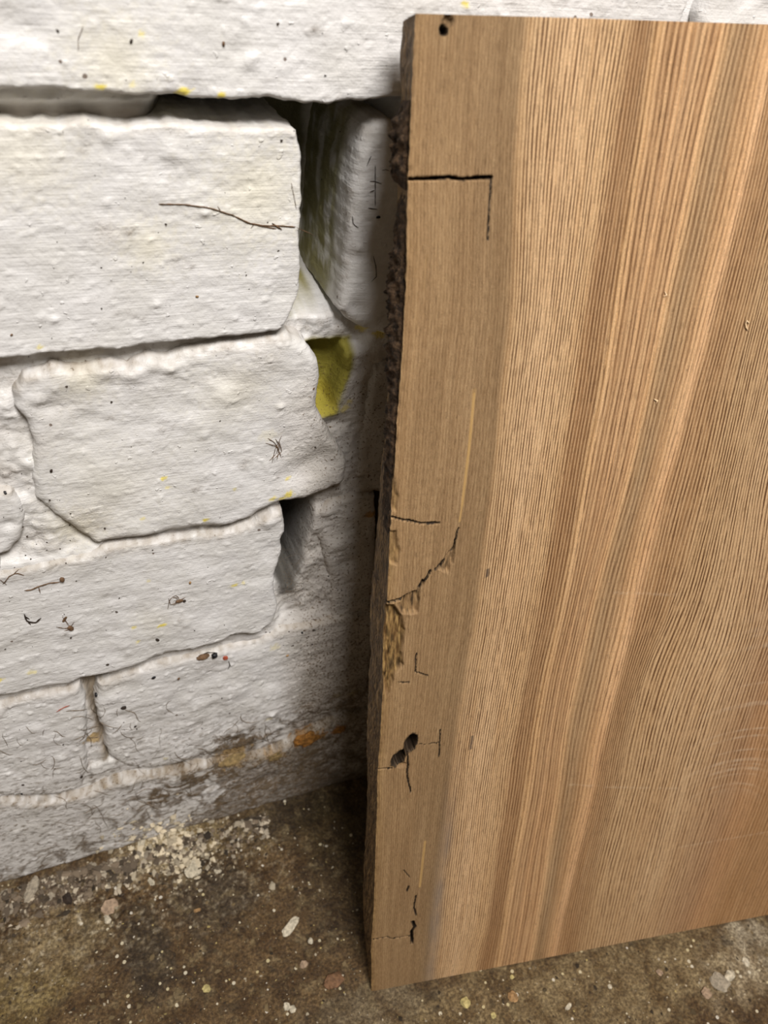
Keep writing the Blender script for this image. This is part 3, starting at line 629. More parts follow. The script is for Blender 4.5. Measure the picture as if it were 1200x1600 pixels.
for j in range(6): Pp[:, j] = band2r - EN * (TH * j / 5)
add_strip(Pp.reshape(-1, 3), n, 6, np.tile(np.arange(6) * 4., n), np.repeat(vs, 6), .5, False)
cs = np.arange(0, nu, 6); cs = np.r_[cs, nu - 1]; rs = np.arange(0, nv, 8); rs = np.r_[rs, nv - 1]
Bk = F[np.ix_(rs, cs)] - EN * TH + EU * (backoff[rs][:, None] * np.exp(-us[cs] / 6.)[None])[..., None]
add_strip(Bk.reshape(-1, 3), len(rs), len(cs), np.tile(us[cs], len(rs)), np.repeat(vs[rs], len(cs)), .5, True)
allv = np.vstack(verts); allq = np.vstack(quads)

def wood_material():
    s = NT('sawn_timber')
    A_ = lambda n: s.attr(n).outputs['Fac']
    g, al, ph, am = A_('g'), A_('along'), A_('phase'), A_('amp')
    vec = s.n('ShaderNodeCombineXYZ', i_0=g, i_1=al, i_2=0.).outputs[0]
    def nz(sx, sy, det=3, rough=.55, z=0.):
        return s.noise(s.n('ShaderNodeMapping', i_Vector=vec, i_Scale=(sx, sy, 1), i_Location=(z, z * 1.7, z)).outputs[0], 1., det, rough)
    ramp = s.n('ShaderNodeValToRGB', i_0=s.math('DIVIDE', s.math('ADD', g, s.math('MULTIPLY_ADD', nz(.10, .012, 2), 3., -1.5)), 205.)).color_ramp if False else None
    rn = s.n('ShaderNodeValToRGB', i_0=s.math('DIVIDE', s.math('ADD', g, s.math('MULTIPLY_ADD', nz(.30, .016, 2, .5, 3), 2.4, -1.2)), 205.))
    cr = rn.color_ramp
    stops = [(0, (.420, .280, .140)), (4, (.360, .240, .125)), (20, (.325, .220, .120)), (28.5, (.270, .180, .095)), (31.5, (.54, .38, .22)), (45, (.74, .535, .335)), (60, (.66, .46, .265)), (64, (.37, .225, .115)),
             (69.5, (.365, .225, .115)), (71.5, (.60, .40, .215)), (73.5, (.74, .50, .285)), (75.5, (.43, .27, .145)), (78, (.62, .41, .23)), (80, (.42, .26, .14)), (82.5, (.70, .46, .26)), (85, (.44, .275, .15)), (87.5, (.66, .44, .25)),
             (90, (.47, .29, .155)), (93, (.76, .51, .29)), (95.5, (.45, .305, .170)), (99, (.38, .265, .155)), (102, (.44, .300, .170)), (104.5, (.50, .33, .185)), (107, (.66, .44, .25)), (111, (.76, .50, .295)), (113.5, (.44, .275, .145)),
             (121, (.40, .255, .135)), (130, (.52, .36, .205)), (160, (.60, .43, .265)), (182, (.42, .265, .155)), (192, (.50, .30, .16)), (205, (.43, .26, .13))]
    while len(cr.elements) > 1: cr.elements.remove(cr.elements[-1])
    cr.elements[0].position = 0; cr.elements[0].color = (*stops[0][1], 1)
    for p, c in stops[1:]:
        e = cr.elements.new(p / 205.); e.color = (*c, 1)
    col = rn.outputs[0]
    # broad variation along the length; warmer towards the foot
    col = s.mix(s.ss(nz(.10, .010, 3, .5, 9), .35, .70, 0., .30), col, (.72, .60, .45), 'MULTIPLY')
    col = s.mix(s.ss(nz(.9, .02, 3, .6, 19), .40, .70, 0., .45), col, (.74, .64, .52), 'MULTIPLY')
    # yearly lines: a dark porous start fading into the pale late wood
    x = s.math('FRACT', s.math('ADD', ph, s.math('MULTIPLY_ADD', nz(.25, .02, 2, .5, 5), .9, 0.)))
    tri = s.math('ABSOLUTE', s.math('SUBTRACT', x, .5))
    core = s.ss(tri, .24, .44)
    dash = s.ss(nz(1.3, .10, 3, .6, 11), .36, .56)
    lw = s.math('MULTIPLY', s.math('MULTIPLY', core, am), s.math('MULTIPLY_ADD', dash, .75, .25))
    col = s.mix(s.math('MULTIPLY', lw, s.ss(nz(.35, .02, 2, .5, 61), .35, .6, .55, 1.15), clamp=True), col, (.125, .060, .025))
    l2 = s.math('MULTIPLY', s.ss(nz(2.1, .022, 2, .6, 71), .56, .66), s.ss(nz(1.6, .16, 3, .6, 73), .36, .56))
    col = s.mix(s.math('MULTIPLY', l2, s.ss(g, 30., 33., .12, .55)), col, (.15, .075, .035))
    l3 = s.ss(nz(1.5, .012, 2, .6, 81), .60, .70)
    col = s.mix(s.math('MULTIPLY', l3, s.ss(g, 66., 72., .0, .40)), col, (.74, .54, .34))
    pale = s.math('MULTIPLY', s.ss(tri, .24, .02), s.math('MULTIPLY', am, .46))
    col = s.mix(pale, col, (.74, .56, .37))
    # pores: short dark dashes everywhere
    pore = s.ss(nz(3.6, .22, 2, .5, 21), .60, .72)
    col = s.mix(s.math('MULTIPLY', pore, .62), col, (.13, .070, .035))
    fib = s.ss(nz(6.5, 1.6, 3, .7, 31), .30, .75)
    col = s.mix(1., s.mix(1., col, (1.15, 1.075, .985), 'MULTIPLY'), s.mix(fib, (.70, .69, .67), (1.22, 1.22, 1.21)), 'MULTIPLY')
    # grey sapwood: fuzzy fine streaks
    pore2 = s.ss(nz(4.6, .55, 2, .5, 23), .56, .72)
    col = s.mix(s.math('MULTIPLY', pore2, .42), col, (.15, .09, .045))
    sap = s.ss(g, 29., 31., 1., 0.)
    sf = s.ss(nz(2.3, .30, 4, .65, 41), .34, .68)
    col = s.mix(s.math('MULTIPLY', sap, .38), col, s.mix(sf, (.215, .142, .074), (.46, .325, .180)))
    sb = s.ss(nz(.42, .018, 3, .55, 43), .36, .64)
    col = s.mix(s.math('MULTIPLY', sap, s.math('MULTIPLY', sb, .42)), col, (.60, .55, .50), 'MULTIPLY')
    col = s.mix(s.math('MULTIPLY', A_('blue'), .75), col, (.20, .175, .155))
    col = s.mix(s.math('MULTIPLY', A_('arc'), .30), col, (.72, .58, .42))
    col = s.mix(A_('fresh'), col, s.mix(s.ss(nz(1.2, .12, 4, .6, 51), .35, .65), (.12, .060, .018), (.36, .23, .085)))
    col = s.mix(A_('streak'), col, (.56, .35, .13))
    side = A_('side')
    sn = s.ss(s.noise(s.n('ShaderNodeMapping', i_Vector=vec, i_Scale=(.9, .10, 1)).outputs[0], 1., 5, .65), .38, .66)
    col = s.mix(s.ss(side, .2, .8), col, s.mix(sn, (.060, .034, .015), (.38, .24, .11)))
    col = s.mix(s.math('MULTIPLY', A_('ink'), .9), col, (.03, .025, .03))
    col = s.mix(s.math('MULTIPLY', s.math('POWER', A_('dark'), 1.1), .97), col, (.014, .008, .004))
    h = s.math('ADD', s.math('MULTIPLY', lw, -1.6), s.math('ADD', s.math('MULTIPLY', fib, .55), s.math('MULTIPLY', pore, -.5)))
    h = s.math('ADD', h, s.math('MULTIPLY', A_('arc'), .3))
    h = s.math('ADD', h, s.math('MULTIPLY', sn, s.math('MULTIPLY', side, 2.5)))
    return s.out(col, .62, s.bump(h, .00022, .9), .28)
M_WOOD = wood_material()
board = empty('wooden_board', tuple(P0))
tag(board, 'leaning slab of sawn timber with grey weathered edge propped against white brick wall', 'board')
def kid(o, par):                    # children keep their world place
    o.parent = par; o.matrix_parent_inverse = Matrix.Translation(-par.location)
    return o
sl = mesh_np('slab', allv, allq, M_WOOD, None, A); kid(sl, board); SURF.append((allv, allq))

# bark left on the arris
def bark_material():
    s = NT('crumbling_bark'); g = s.n('ShaderNodeTexCoord').outputs['Object']
    n = s.noise(g, 420, 5, .7); n2 = s.noise(g, 1500, 3, .6)
    c = s.mix(s.ss(n, .35, .65), (.012, .007, .004), (.085, .050, .026)); c = s.mix(s.ss(n2, .62, .72, 0, .7), c, (.20, .13, .07))
    return s.out(c, .9, s.bump(n, .0016, 1.), .25)
M_BARK = bark_material()
def bark(vlo, vhi, wpx, seed, d0=2.5, d1=17):
    nl = int((vhi - vlo) / .6); nw = 16; vv_ = np.linspace(vlo, vhi, nl); a = np.linspace(0, 1, nw)
    L0 = np.interp(vv_, vs, lu); bo = np.interp(vv_, vs, backoff); Pp = np.zeros((nl, nw, 3)); tip = np.clip(np.minimum(vv_ - vlo, vhi - vv_) / 3, 0, 1) ** .5
    wd = np.interp(vv_, [p[0] for p in wpx], [p[1] for p in wpx]) * tip
    for j in range(nw):
        f = a[j]; depth = d0 + (d1 - d0) * f
        o = wd * math.sin(math.pi * min(1, f * 1.0)) ** .6 * (.75 + 1.0 * fbm(vv_ / 2.6, vv_ * 0 + f * 5, vv_ * 0 + seed, 3)) if 0 < j < nw - 1 else vv_ * 0 - 1.5
        Pp[:, j] = P0 + EU * (L0 + bo * depth / TH - o)[:, None] + EV * vv_[:, None] - EN * (depth + .6 * fbm(vv_ / 2, vv_ * 0 + f * 4, vv_ * 0, 2))[:, None]
    vtx = Pp.reshape(-1, 3); o = mesh_np('bark', vtx, gridq(nl, nw, 0, True), M_BARK, None); kid(o, board)
    o['label'] = 'dark brown crumbly bark along the edge'; SURF.append((vtx, gridq(nl, nw, 0, True)))
bark(364, 386, [(364, 2.0), (370, 4.6), (378, 4.4), (386, 1.6)], 3, 1.5)
bark(303, 363, [(303, 2.6), (312, 3.4), (322, 4.3), (334, 4.7), (345, 4.4), (356, 2.2), (363, 1.0)], 9, 1.5)
bark(255, 303, [(255, .6), (270, 1.2), (284, 2.2), (295, 3.0), (303, 2.4)], 19, 1.5, 14)

# ------------------------------------------------------------------ small debris, laid on the real surfaces
allV = []; allQ = []; o_ = 0
for v_, q_ in SURF:
    allV.append(v_); allQ.append(q_ + o_); o_ += len(v_)
BV = BVHTree.FromPolygons([tuple(p) for p in np.vstack(allV).tolist()], np.vstack(allQ).tolist(), all_triangles=False, epsilon=0)
def hit(u, v):
    q = ray(u, v); q /= np.linalg.norm(q); l, n, i, d = BV.ray_cast(Vector(CAM), Vector(q), 3000)
    if l is None: l, n = Vector(CAM + q * 500), Vector(-q)
    if n.dot(Vector(q)) > 0: n = -n
    return np.array(l), np.array(n)
def tubes(name, lines, rad, mat, parent=None, lift=.25, sides=5, conv=True):
    V_ = []; Q_ = []; o0 = 0
    for li, ln in enumerate(lines):
        r0 = rad[li] if isinstance(rad, (list, tuple)) else rad
        if conv:
            pts = []
            dense = resample(ln, max(3, int(sum(math.dist(a, b) for a, b in zip(ln, ln[1:])) / 5) + 1))
            for a, b in dense:
                p, n = hit(a, b); pts.append(p + n * (r0 + lift * (1 if 0 < len(pts) else .3)))
        else: pts = [np.array(p, float) for p in ln]
        pts = np.array(pts); m_ = len(pts)
        tg = np.gradient(pts, axis=0); tg /= np.linalg.norm(tg, axis=1)[:, None] + 1e-9
        a1 = np.cross(tg, [.3, -1, .2]); a1 /= np.linalg.norm(a1, axis=1)[:, None] + 1e-9; a2 = np.cross(tg, a1)
        for i in range(m_):
            rr = r0 * (1.0 if 0 < i < m_ - 1 else .35) * (1 + .25 * math.sin(i * 2.3 + li))
            for k_ in range(sides):
                an = 2 * math.pi * k_ / sides; V_.append(pts[i] + a1[i] * rr * math.cos(an) + a2[i] * rr * math.sin(an))
        for i in range(m_ - 1):
            for k_ in range(sides):
                a = o0 + i * sides + k_; b = o0 + i * sides + (k_ + 1) % sides; Q_.append((a, b, b + sides, a + sides))
        o0 += m_ * sides
    o = mesh_np(name, np.array(V_), np.array(Q_), mat)
    if parent: kid(o, parent)
    return o
def ico():
    t = (1 + 5 ** .5) / 2
    v_ = np.array([(-1, t, 0), (1, t, 0), (-1, -t, 0), (1, -t, 0), (0, -1, t), (0, 1, t), (0, -1, -t), (0, 1, -t), (t, 0, -1), (t, 0, 1), (-t, 0, -1), (-t, 0, 1)], float)
    v_ /= np.linalg.norm(v_[0])
    f = np.array([(0, 11, 5), (0, 5, 1), (0, 1, 7), (0, 7, 10), (0, 10, 11), (1, 5, 9), (5, 11, 4), (11, 10, 2), (10, 7, 6), (7, 1, 8), (3, 9, 4), (3, 4, 2), (3, 2, 6), (3, 6, 8), (3, 8, 9), (4, 9, 5), (2, 4, 11), (6, 2, 10), (8, 6, 7), (9, 8, 1)])
    return v_, f
def subdiv(v_, f):
    v_ = list(map(tuple, v_)); mid = {}; nf = []
    def m(a, b):
        k_ = (min(a, b), max(a, b))
        if k_ not in mid:
            p = (np.array(v_[a]) + v_[b]) / 2; v_.append(tuple(p / np.linalg.norm(p))); mid[k_] = len(v_) - 1
        return mid[k_]
    for a, b, c in f:
        x_, y_, z_ = m(a, b), m(b, c), m(c, a); nf += [(a, x_, z_), (b, y_, x_), (c, z_, y_), (x_, y_, z_)]
    return np.array(v_), np.array(nf)
I0 = ico(); I1 = subdiv(*I0); I2 = subdiv(*I1)
def lump(name, u, v, size, mat, seed=0, ang=0., jag=.35, sink=.25, parent=None, level=2, smooth=False):
    """an irregular fragment, size = (across, along, thick) in mm, lying on whatever is behind that point"""
    p, n = hit(u, v); V_, F_ = (I2 if level == 2 else I1)
    V_ = V_ * (1 + jag * fbm(V_[:, 0] * 1.3 + seed, V_[:, 1] * 1.3, V_[:, 2] * 1.3 + seed, 3))[:, None]
    V_ = np.sign(V_) * np.abs(V_) ** .85
    a1 = np.cross(n, [0, 0, 1.] if abs(n[2]) < .7 else [0, 1., 0]); a1 /= np.linalg.norm(a1); a2 = np.cross(n, a1)
    b1 = a1 * math.cos(ang) + a2 * math.sin(ang); b2 = -a1 * math.sin(ang) + a2 * math.cos(ang)
    c = p + n * size[2] * .5 * (1 - 2 * sink)
    W_ = c + np.outer(V_[:, 0] * size[0] / 2, b1) + np.outer(V_[:, 1] * size[1] / 2, b2) + np.outer(V_[:, 2] * size[2] / 2, n)
    o = mesh_np(name, W_, F_, mat, None, None, smooth)
    if parent: kid(o, parent)
    return o
M_TWIG = flat_material('dry_brown_stem', (.13, .075, .04)); M_DARK = flat_material('dark_dirt', (.030, .020, .014)); M_SEED = flat_material('tan_husk', (.30, .18, .08))
M_RED = flat_material('red_wool', (.34, .075, .04)); M_PINK = flat_material('pinkish_mortar', (.30, .215, .145)); M_WHITE = flat_material('white_paint_flake', (.46, .41, .31), .6)
M_BRICKRED = flat_material('red_brick_clay', (.155, .082, .042)); M_ORANGE = flat_material('orange_brick_rubble', (.235, .105, .022), .9, .5, 500, .0009)
M_YELL = flat_material('yellow_grit', (.42, .35, .15)); M_BLACK = flat_material('black_speck', (.008, .008, .010), .4); M_SAW = flat_material('pale_shaving', (.70, .52, .32), .7)
M_WEB = flat_material('dusty_cobweb', (.20, .155, .11)); M_GREY = flat_material('grey_grit', (.28, .24, .18)); M_OLIVE = flat_material('olive_husk', (.20, .14, .06))

tag(tubes('root_strand', [[(248, 318), (290, 319), (330, 325), (362, 335), (390, 348), (412, 352), (436, 352), (462, 354)], [(380, 345), (405, 352), (432, 357)], [(425, 348), (440, 358)], [(340, 322), (345, 330)], [(398, 348), (392, 356)]], [.17, .15, .24, .12, .12], M_TWIG, lift=.12),
    'thin brown root strand running across the upper stretcher brick to its end', 'root')
t = tubes('cobweb_thread', [[hit(462, 354)[0] + np.array([0, -1, 0]), hit(462, 354)[0] + np.array([4, 2, -2.5]), hit(462, 354)[0] + np.array([9, 9, -6.5])]], .16, M_TWIG, conv=False)
tag(t, 'brown thread reaching over the dark open joint right of the stretcher brick', 'thread')
tag(tubes('fibre_tuft', [[(430, 685), (437, 695), (432, 718)], [(440, 680), (430, 700), (425, 722)], [(415, 692), (432, 696), (440, 715)], [(436, 688), (440, 705), (428, 716)], [(420, 720), (432, 708), (436, 690)], [(418, 684), (428, 690), (436, 702)]], .11, M_TWIG),
    'small tuft of curly brown fibres on the header brick face', 'fibre')
ins = empty('dead_insect', tuple(hit(275, 938)[0])); tag(ins, 'dried up long legged insect on the brick below the cobwebbed hole', 'insect')
lump('body', 280, 938, (3.2, 1.6, 1.2), M_TWIG, 3, 0, .3, .1, ins, 1, True); lump('head', 288, 938, (1.3, 1.2, 1.0), M_DARK, 5, 0, .2, .1, ins, 1, True)
for ln in ([(278, 936), (272, 930), (264, 936), (262, 950)], [(280, 936), (276, 928), (270, 931)], [(276, 940), (266, 943), (263, 933)], [(282, 936), (290, 931)], [(278, 940), (270, 944)]):
    tubes('leg', [ln], .13, M_TWIG, ins, .5)
sd = empty('dead_fly', tuple(hit(107, 978)[0])); tag(sd, 'shrivelled brown fly with splayed legs left on the long brick', 'insect')
lump('body', 110, 980, (2.2, 3.0, 1.3), M_TWIG, 9, .4, .4, .1, sd, 1); lump('wing', 101, 967, (1.2, 3.2, .5), M_TWIG, 11, -.6, .3, 0, sd, 1)
for ln in ([(110, 980), (98, 980), (88, 978)], [(110, 982), (100, 984)], [(108, 978), (104, 970), (97, 962)], [(110, 978), (116, 970)]): tubes('leg', [ln], .13, M_TWIG, sd, .4)
tg_ = empty('dry_sprig', tuple(hit(70, 915)[0])); tag(tg_, 'bent dry sprig ending in a small round seed head', 'twig')
tubes('stem', [[(38, 922), (50, 920), (60, 915), (78, 910), (94, 908)]], .22, M_TWIG, tg_); lump('seed_head', 97, 904, (1.8, 2.2, 1.6), M_TWIG, 2, 0, .3, .1, tg_, 1, True)
tubes('side_shoot', [[(60, 915), (63, 926)]], .18, M_TWIG, tg_)
tag(tubes('twig_scrap', [[(38, 958), (42, 970), (55, 972), (64, 964)], [(42, 968), (48, 975)], [(40, 962), (46, 966)]], .30, M_DARK), 'dark curled twig scrap below the dry sprig', 'twig')
tag(tubes('root_scrap', [[(4, 912), (14, 900), (26, 895), (38, 898)], [(20, 898), (30, 890)], [(0, 905), (10, 912)]], .18, M_TWIG), 'branched root scrap at the left frame edge on the dusty ledge', 'root')
fr = empty('insect_cocoon', tuple(hit(335, 1025)[0])); tag(fr, 'brown silky cocoon with a red tip under the long brick', 'cocoon')
lump('silk', 318, 1026, (5.5, 2.6, 1.6), M_TWIG, 21, .2, .6, .1, fr); lump('core', 335, 1024, (2.8, 2.6, 2.0), M_BLACK, 23, 0, .4, .1, fr, 1); lump('tip', 352, 1027, (2.2, 2.0, 1.2), M_RED, 25, 0, .8, .1, fr, 2)
tubes('loose_thread', [[(357, 1032), (360, 1040), (356, 1045)], [(310, 1025), (322, 1020), (340, 1020)]], .2, M_DARK, fr)
seeds = [(297, 910, 1.9, M_SEED, 'oval tan seed on the long brick above the cocoon'), (246, 999, 2.6, M_DARK, 'lone dark elongated dropping near the lower edge of the long brick'), (168, 1038, 1.8, M_DARK, 'dark crumb beside the ragged lower edge of the long brick'),
         (240, 1058, 2.6, M_BLACK, 'glossy black fly husk on the dusty brick top under the ragged edge'), (279, 1060, 2.2, M_TWIG, 'brown husk right of the glossy black fly husk'), (34, 1240, 1.8, M_BLACK, 'black pellet in the bed joint near the floor at left'),
         (36, 1226, 1.8, M_DARK, 'dark angular flake just above the black pellet'), (591, 339, 1.9, M_BLACK, 'black blob on the rounded brick beside the bark'), (490, 607, 1.3, M_TWIG, 'round brown droplet on the header brick corner by the yellow pocket'),
         (489, 633 - 26, 1.0, M_TWIG, None), (151, 1085, 2.8, M_BLACK, 'hooked black sliver at the top of the upright joint near the floor'), (193, 1105, 3.4, M_DARK, 'fuzzy dark cluster on the brick right of the upright joint'),
         (211, 1135, 1.8, M_DARK, 'small dark ball below the fuzzy cluster'), (127, 1213, 2.6, M_DARK, 'dark brown flake left of the foot of the upright joint'), (472, 988, 2.0, M_BLACK, 'blue black crumb in the dirt below the cobwebbed hole'),
         (490, 984, 2.0, M_DARK, 'brown crumb right of the blue black crumb'), (449, 1024, 2.0, M_SEED, 'orange brown grain on the shaded brick beside the board'), (205, 64, 1.4, M_DARK, 'dark speck at the left of the topmost brick'),
         (349, 68, 1.6, M_TWIG, 'rust coloured speck near the middle of the topmost brick'), (90, 48, 1.1, M_DARK, 'tiny dark speck near the upper left corner of the photograph'), (308, 463, 1.4, M_SEED, 'tiny orange crumb low on the upper stretcher brick'),
         (18, 523, 1.2, M_TWIG, 'brown speck low on the left end of the upper stretcher brick'), (80, 735, 1.8, M_DARK, 'curled dark husk left of the yellow fleck on the header brick'), (8, 770, 1.8, M_BLACK, 'black lump on the mortar at the left frame edge'),
         (304, 917 + 68, .9, M_DARK, 'fine dark sliver above the long brick lower edge')]
for i, (u_, v_, sz, mt, lb) in enumerate(seeds):
    if lb is None: continue
    nm = 'seed' if mt in (M_SEED,) else ('husk' if 'husk' in lb else 'crumb')
    sz *= .62; tag(lump(nm, u_, v_, (sz * .8, sz * 1.25, sz * .6), mt, i * 3.1, i * .7, .45, .15, None, 1, True), lb, nm)
tag(tubes('red_thread', [[(88, 1112), (96, 1106), (109, 1101)]], .2, M_RED), 'short red thread on the lowest left brick', 'thread')
tag(tubes('hair', [[(130, 40), (122, 60), (122, 78)]], .07, M_TWIG), 'fine brown hair on the topmost brick', 'hair')
tag(tubes('hair', [[(455, 285), (460, 310), (463, 327)]], .07, M_TWIG), 'short curved brown hair near the end of the upper stretcher brick', 'hair')
tag(tubes('paint_crack_hair', [[(586, 258), (586, 290), (586, 322)], [(578, 283), (586, 283), (596, 287)], [(573, 259), (577, 250), (580, 243)], [(597, 266), (602, 264), (608, 267)], [(578, 300), (585, 297)], [(575, 325), (590, 327)], [(551, 338), (552, 350), (560, 356)], [(583, 400), (587, 415), (588, 432), (580, 440)]], .13, M_DARK, lift=.02),
    'fine branching dark hairs on the rounded brick beside the bark', 'hair')
# matted roots low on the wall
rl = []
for i in range(120):
    c = [(372, 1165), (395, 1150), (340, 1185), (430, 1160), (300, 1200), (270, 1230), (190, 1130), (160, 1110), (100, 1150), (60, 1180), (250, 1150), (470, 1190), (120, 1290), (160, 1270), (220, 1250)][i % 15]
    a = random.uniform(0, 6.28); x_, y_ = c[0] + random.gauss(0, 26), c[1] + random.gauss(0, 14); ln = [(x_, y_)]
    for k_ in range(random.randint(2, 5)):
        a += random.uniform(-.9, .9); x_ += 8 * math.cos(a); y_ += 6 * math.sin(a)
        if x_ < 560: ln.append((x_, y_))
    if len(ln) > 1: rl.append(ln)
o = tubes('matted_roots', rl, [random.uniform(.07, .2) for _ in rl], M_WEB, lift=.3, sides=3); tag(o, 'dusty brown matted roots and cobweb low on the brickwork', 'roots'); o['kind'] = 'stuff'
# cobweb in the lower hole
ww = []
for i in range(46):
    a_ = hit(random.uniform(428, 450), random.uniform(850, 930))[0]; b_ = hit(random.uniform(468, 500), random.uniform(830, 960))[0]
    a_ = a_ + [0, -1.2, 0]; b_ = b_ + [0, -1.2, 0]; m_ = (a_ + b_) / 2 + np.array([0, random.uniform(-1, 2), random.uniform(-3, 0)]); ww.append([a_, m_, b_])
o = tubes('cobweb', ww, .05, M_WEB, conv=False, sides=3); tag(o, 'dusty cobweb strung across the small hole right of the long brick', 'cobweb'); o['kind'] = 'stuff'
lm = [(480, 1155, (13, 9, 4.5), 'orange crumbling rubble lump stuck to the wall beside the board'), (530, 1139, (6, 5, 3), 'small orange rubble lump nearest the board edge'), (430, 1182, (8, 6, 2.5), 'sandy brown rubble lump low on the wall'),
      (365, 1186, (13, 5, 2.2), 'flat sandy rubble flake under the matted roots')]
for i, (u_, v_, sz, lb) in enumerate(lm): tag(lump('rubble', u_, v_, sz, M_ORANGE if i < 2 else M_OLIVE, i * 7 + 3, .2, .9, .5, None, 2, False), lb, 'rubble')
fl_ = [(173, 1421, (8, 9, 1.6), M_PINK, 'pinkish mortar flake in the crumbs at the wall foot', 'mortar_flake', .4), (303, 1358, (7, 13, 1.6), M_WHITE, 'large pale paint flake on the dark floor stain', 'paint_flake', -.9),
       (340, 1361, (3.5, 4, 1.2), M_WHITE, 'small white flake right of the large pale flake', 'paint_flake', .3), (454, 1448, (4.5, 11, 1.8), M_WHITE, 'elongated cream flake lying alone left of the board', 'paint_flake', -.95),
       (485, 1471, (2.5, 2.8, 1.6), M_WHITE, 'bright white crumb between the cream flake and the board', 'crumb', 0), (322, 1545, (3.6, 3.6, 1.4), M_YELL, 'round cream pebble on the brown floor', 'pebble', 0),
       (521, 1533, (9, 7, 2.6), M_BRICKRED, 'flat red brick fragment beside the lower corner of the board', 'brick_fragment', .1), (475, 1507, (3.6, 3.2, 1.4), M_PINK, 'pinkish crumb above the brick fragment', 'crumb', 0),
       (448, 1573, (3, 3.5, 1.2), M_WHITE, 'left one of two pale crumbs side by side near the bottom edge', 'crumb', 0), (457, 1577, (3, 3, 1.2), M_WHITE, 'right one of two pale crumbs side by side near the bottom edge', 'crumb', 0),
       (308, 1423, (3.5, 2, 1), M_SEED, 'tan sliver on the dark floor stain', 'sliver', 0), (313, 1392, (2.2, 2, 1), M_WHITE, 'tiny white grain above the tan sliver', 'grain', 0), (222, 1315, (4, 9, 2), M_WHITE, 'curled white scrap in the pale crumbs at the wall', 'paint_flake', -.3),
       (237, 1378, (2.6, 6, 1.6), M_WHITE, 'narrow white scrap below the pale crumbs', 'paint_flake', .5), (168, 1437, (3, 5, 1.8), M_WHITE, 'white chip below the pinkish mortar flake', 'paint_flake', .3), (50, 1390, (5, 12, 2), M_GREY, 'grey splinter in the rubble at the left wall foot', 'splinter', -.5),
       (107, 1405, (5, 6, 3), M_DARK, 'dark stone in the rubble at the wall foot', 'stone', 0), (727, 1567, (4.5, 4.8, 1.8), M_YELL, 'yellow chip on the floor just below the board', 'stone_chip', .2), (801, 1558, (4.6, 5, 1.8), M_SEED, 'tan pebble on the floor under the middle of the board', 'pebble', 0),
       (953, 1542, (2.0, 2.2, 1.0), M_WHITE, 'white grain below the board edge', 'grain', 0), (1103, 1553, (5, 4.5, 1.8), M_PINK, 'pink stone chip at the lower right', 'stone_chip', .5), (1140, 1525, (6.5, 4.5, 2.2), M_WHITE, 'pale stone chip left of the right frame edge', 'stone_chip', .2),
       (1125, 1535, (8, 9, 1.4), M_GREY, 'flat grey stone below the pale stone chip', 'stone', .6), (1165, 1503, (3.6, 4, 1.4), M_WHITE, 'whitish crumb near the right frame edge', 'crumb', 0), (1030, 1520, (3, 3, 1.2), M_PINK, 'small pink crumb on the floor right of centre', 'crumb', 0),
       (888, 1573, (4, 2, 1.), M_WHITE, 'cream splinter near the bottom edge under the board', 'splinter', .4), (800, 1527, (2, 2, .8), M_YELL, 'yellow grain touching the shade of the board', 'grain', 0), (771, 1587, (2.4, 2.6, 1), M_YELL, 'yellow grain at the bottom edge of the photograph', 'grain', 0)]
for i, (u_, v_, sz, mt, lb, nm, an) in enumerate(fl_): tag(lump(nm, u_, v_, sz, mt, i * 5 + 40, an, .65, .2, None, 2, False), lb, nm.split('_')[-1])
# shavings on the board face
sh = [([(1168, 516), (1163, 508), (1165, 500), (1170, 505)], 'curled pale shaving on the board near the right frame edge'), ([(1021, 623), (1027, 626), (1024, 630)], 'pale shaving speck in the middle of the board'),
      ([(1038, 455), (1041, 461), (1036, 463)], 'tiny bent shaving on the pink grain band')]
for ln, lb in sh: tag(tubes('wood_shaving', [ln], .28, M_SAW, lift=.1), lb, 'shaving')
V_, Q_ = [], []; o0 = 0
def scatter(name, n, pick, smin, smax, mat, label, cat, parent=None):
    Vs, Fs = [], []; o0 = 0; b, f = I0
    for i in range(n):
        u_, v_ = pick()
        p, nn = hit(u_, v_); r0 = smin + (smax - smin) * random.random() ** 3
        R = np.random.default_rng(i).normal(size=(12, 3)) * .3
        Vs.append(p + nn * r0 * .3 + (b + R) * np.array([r0, r0 * random.uniform(.6, 1.6), r0 * .6])); Fs.append(f + o0); o0 += 12
    o = mesh_np(name, np.vstack(Vs), np.vstack(Fs), mat, None, None, False); tag(o, label, cat); o['kind'] = 'stuff'
    return o
def floor_pick():
    while True:
        u_, v_ = random.uniform(0, 1199), random.uniform(1290, 1599)
        if v_ > 1385 - .29 * u_ + 6 and (u_ < 560 or v_ > 1560 - .194 * (u_ - 580)): return u_, v_
def tint_material():
    s_ = NT('mixed_grit'); return s_.out(s_.attr('tint').outputs['Color'], .85, None, .3)
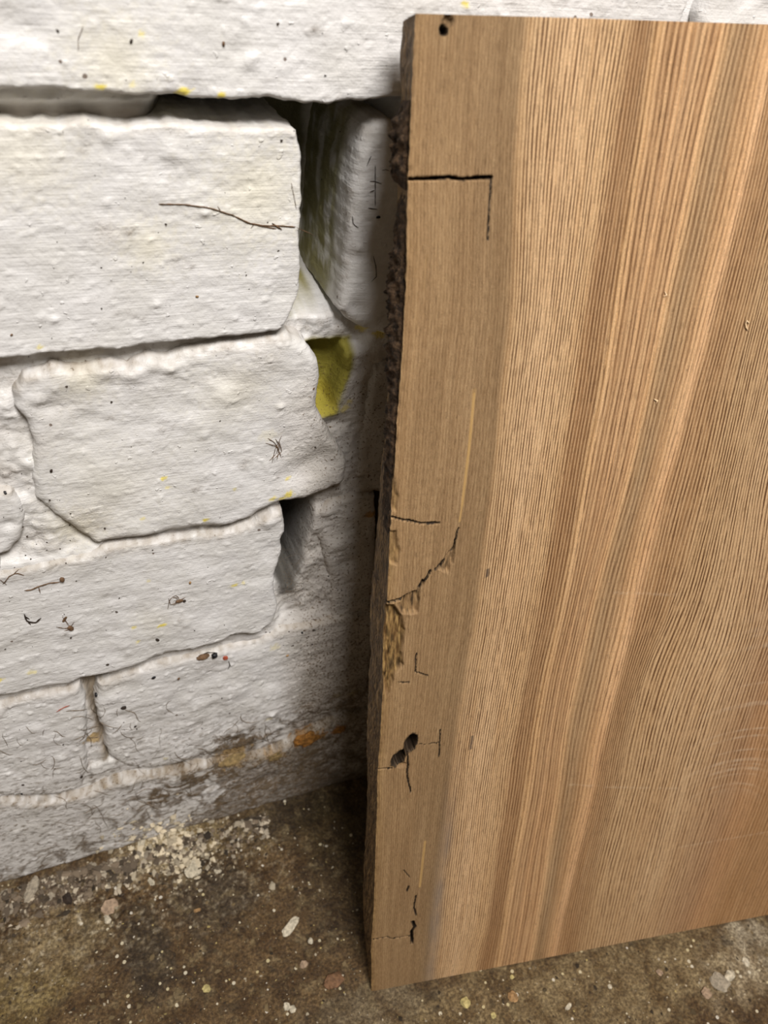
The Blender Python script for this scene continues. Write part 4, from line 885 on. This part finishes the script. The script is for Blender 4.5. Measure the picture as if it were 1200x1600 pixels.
M_TINT = tint_material()
def scatter_mix(name, parts, label, cat):
    Vs, Fs, Cs = [], [], []; o0 = 0; b, f = I0; sd_ = 0
    for n, pick, smin, smax, c in parts:
        for i in range(n):
            u_, v_ = pick(); sd_ += 1
            p, nn = hit(u_, v_); r0 = smin + (smax - smin) * random.random() ** 3.2
            R = np.random.default_rng(sd_).normal(size=(12, 3)) * .26
            Vs.append(p + nn * r0 * .05 + (b + R) * np.array([r0 * random.uniform(.7, 1.5), r0 * random.uniform(.6, 1.6), r0 * .5])); Fs.append(f + o0); o0 += 12
            Cs.append(np.tile(np.array(c) * random.uniform(.45, 1.15), (12, 1)))
    o = mesh_np(name, np.vstack(Vs), np.vstack(Fs), M_TINT, None, {'tint': np.vstack(Cs)}, False); tag(o, label, cat); o['kind'] = 'stuff'
def foot_pick():
    u_ = random.uniform(0, 420); return u_, 1392 - .29 * u_ + abs(random.gauss(0, 26))
def pale_pick():
    return random.gauss(270, 45), random.gauss(1325, 26)
scatter_mix('floor_grit', [(520, floor_pick, .10, .6, (.42, .36, .26)), (200, floor_pick, .10, .5, (.42, .33, .13)), (700, floor_pick, .2, 1.2, (.14, .10, .05)), (500, floor_pick, .2, .9, (.05, .035, .02)),
                           (420, foot_pick, .3, 1.7, (.42, .36, .27)), (520, foot_pick, .3, 2.2, (.17, .13, .09)), (300, foot_pick, .3, 1.8, (.06, .045, .03)), (520, pale_pick, .3, 1.9, (.58, .50, .36))],
            'pale, yellow and brown grit and crumbs scattered over the concrete floor', 'grit')
def wall_pick():
    r_ = random.random()
    if r_ < .25: return random.uniform(0, 565), random.uniform(0, 1180)
    if r_ < .55: return random.uniform(0, 540), 1150 + random.gauss(0, 45)
    if r_ < .8: return min(560, random.gauss(470, 45)), random.gauss(970, 50)
    return abs(random.gauss(60, 60)), random.gauss(850, 110)
ds = scatter('dirt_specks', 420, wall_pick, .10, .42, M_DARK, 'dark dirt specks stuck to the white paint', 'dirt'); del ds['category']; del ds['label']; ds.parent = wall
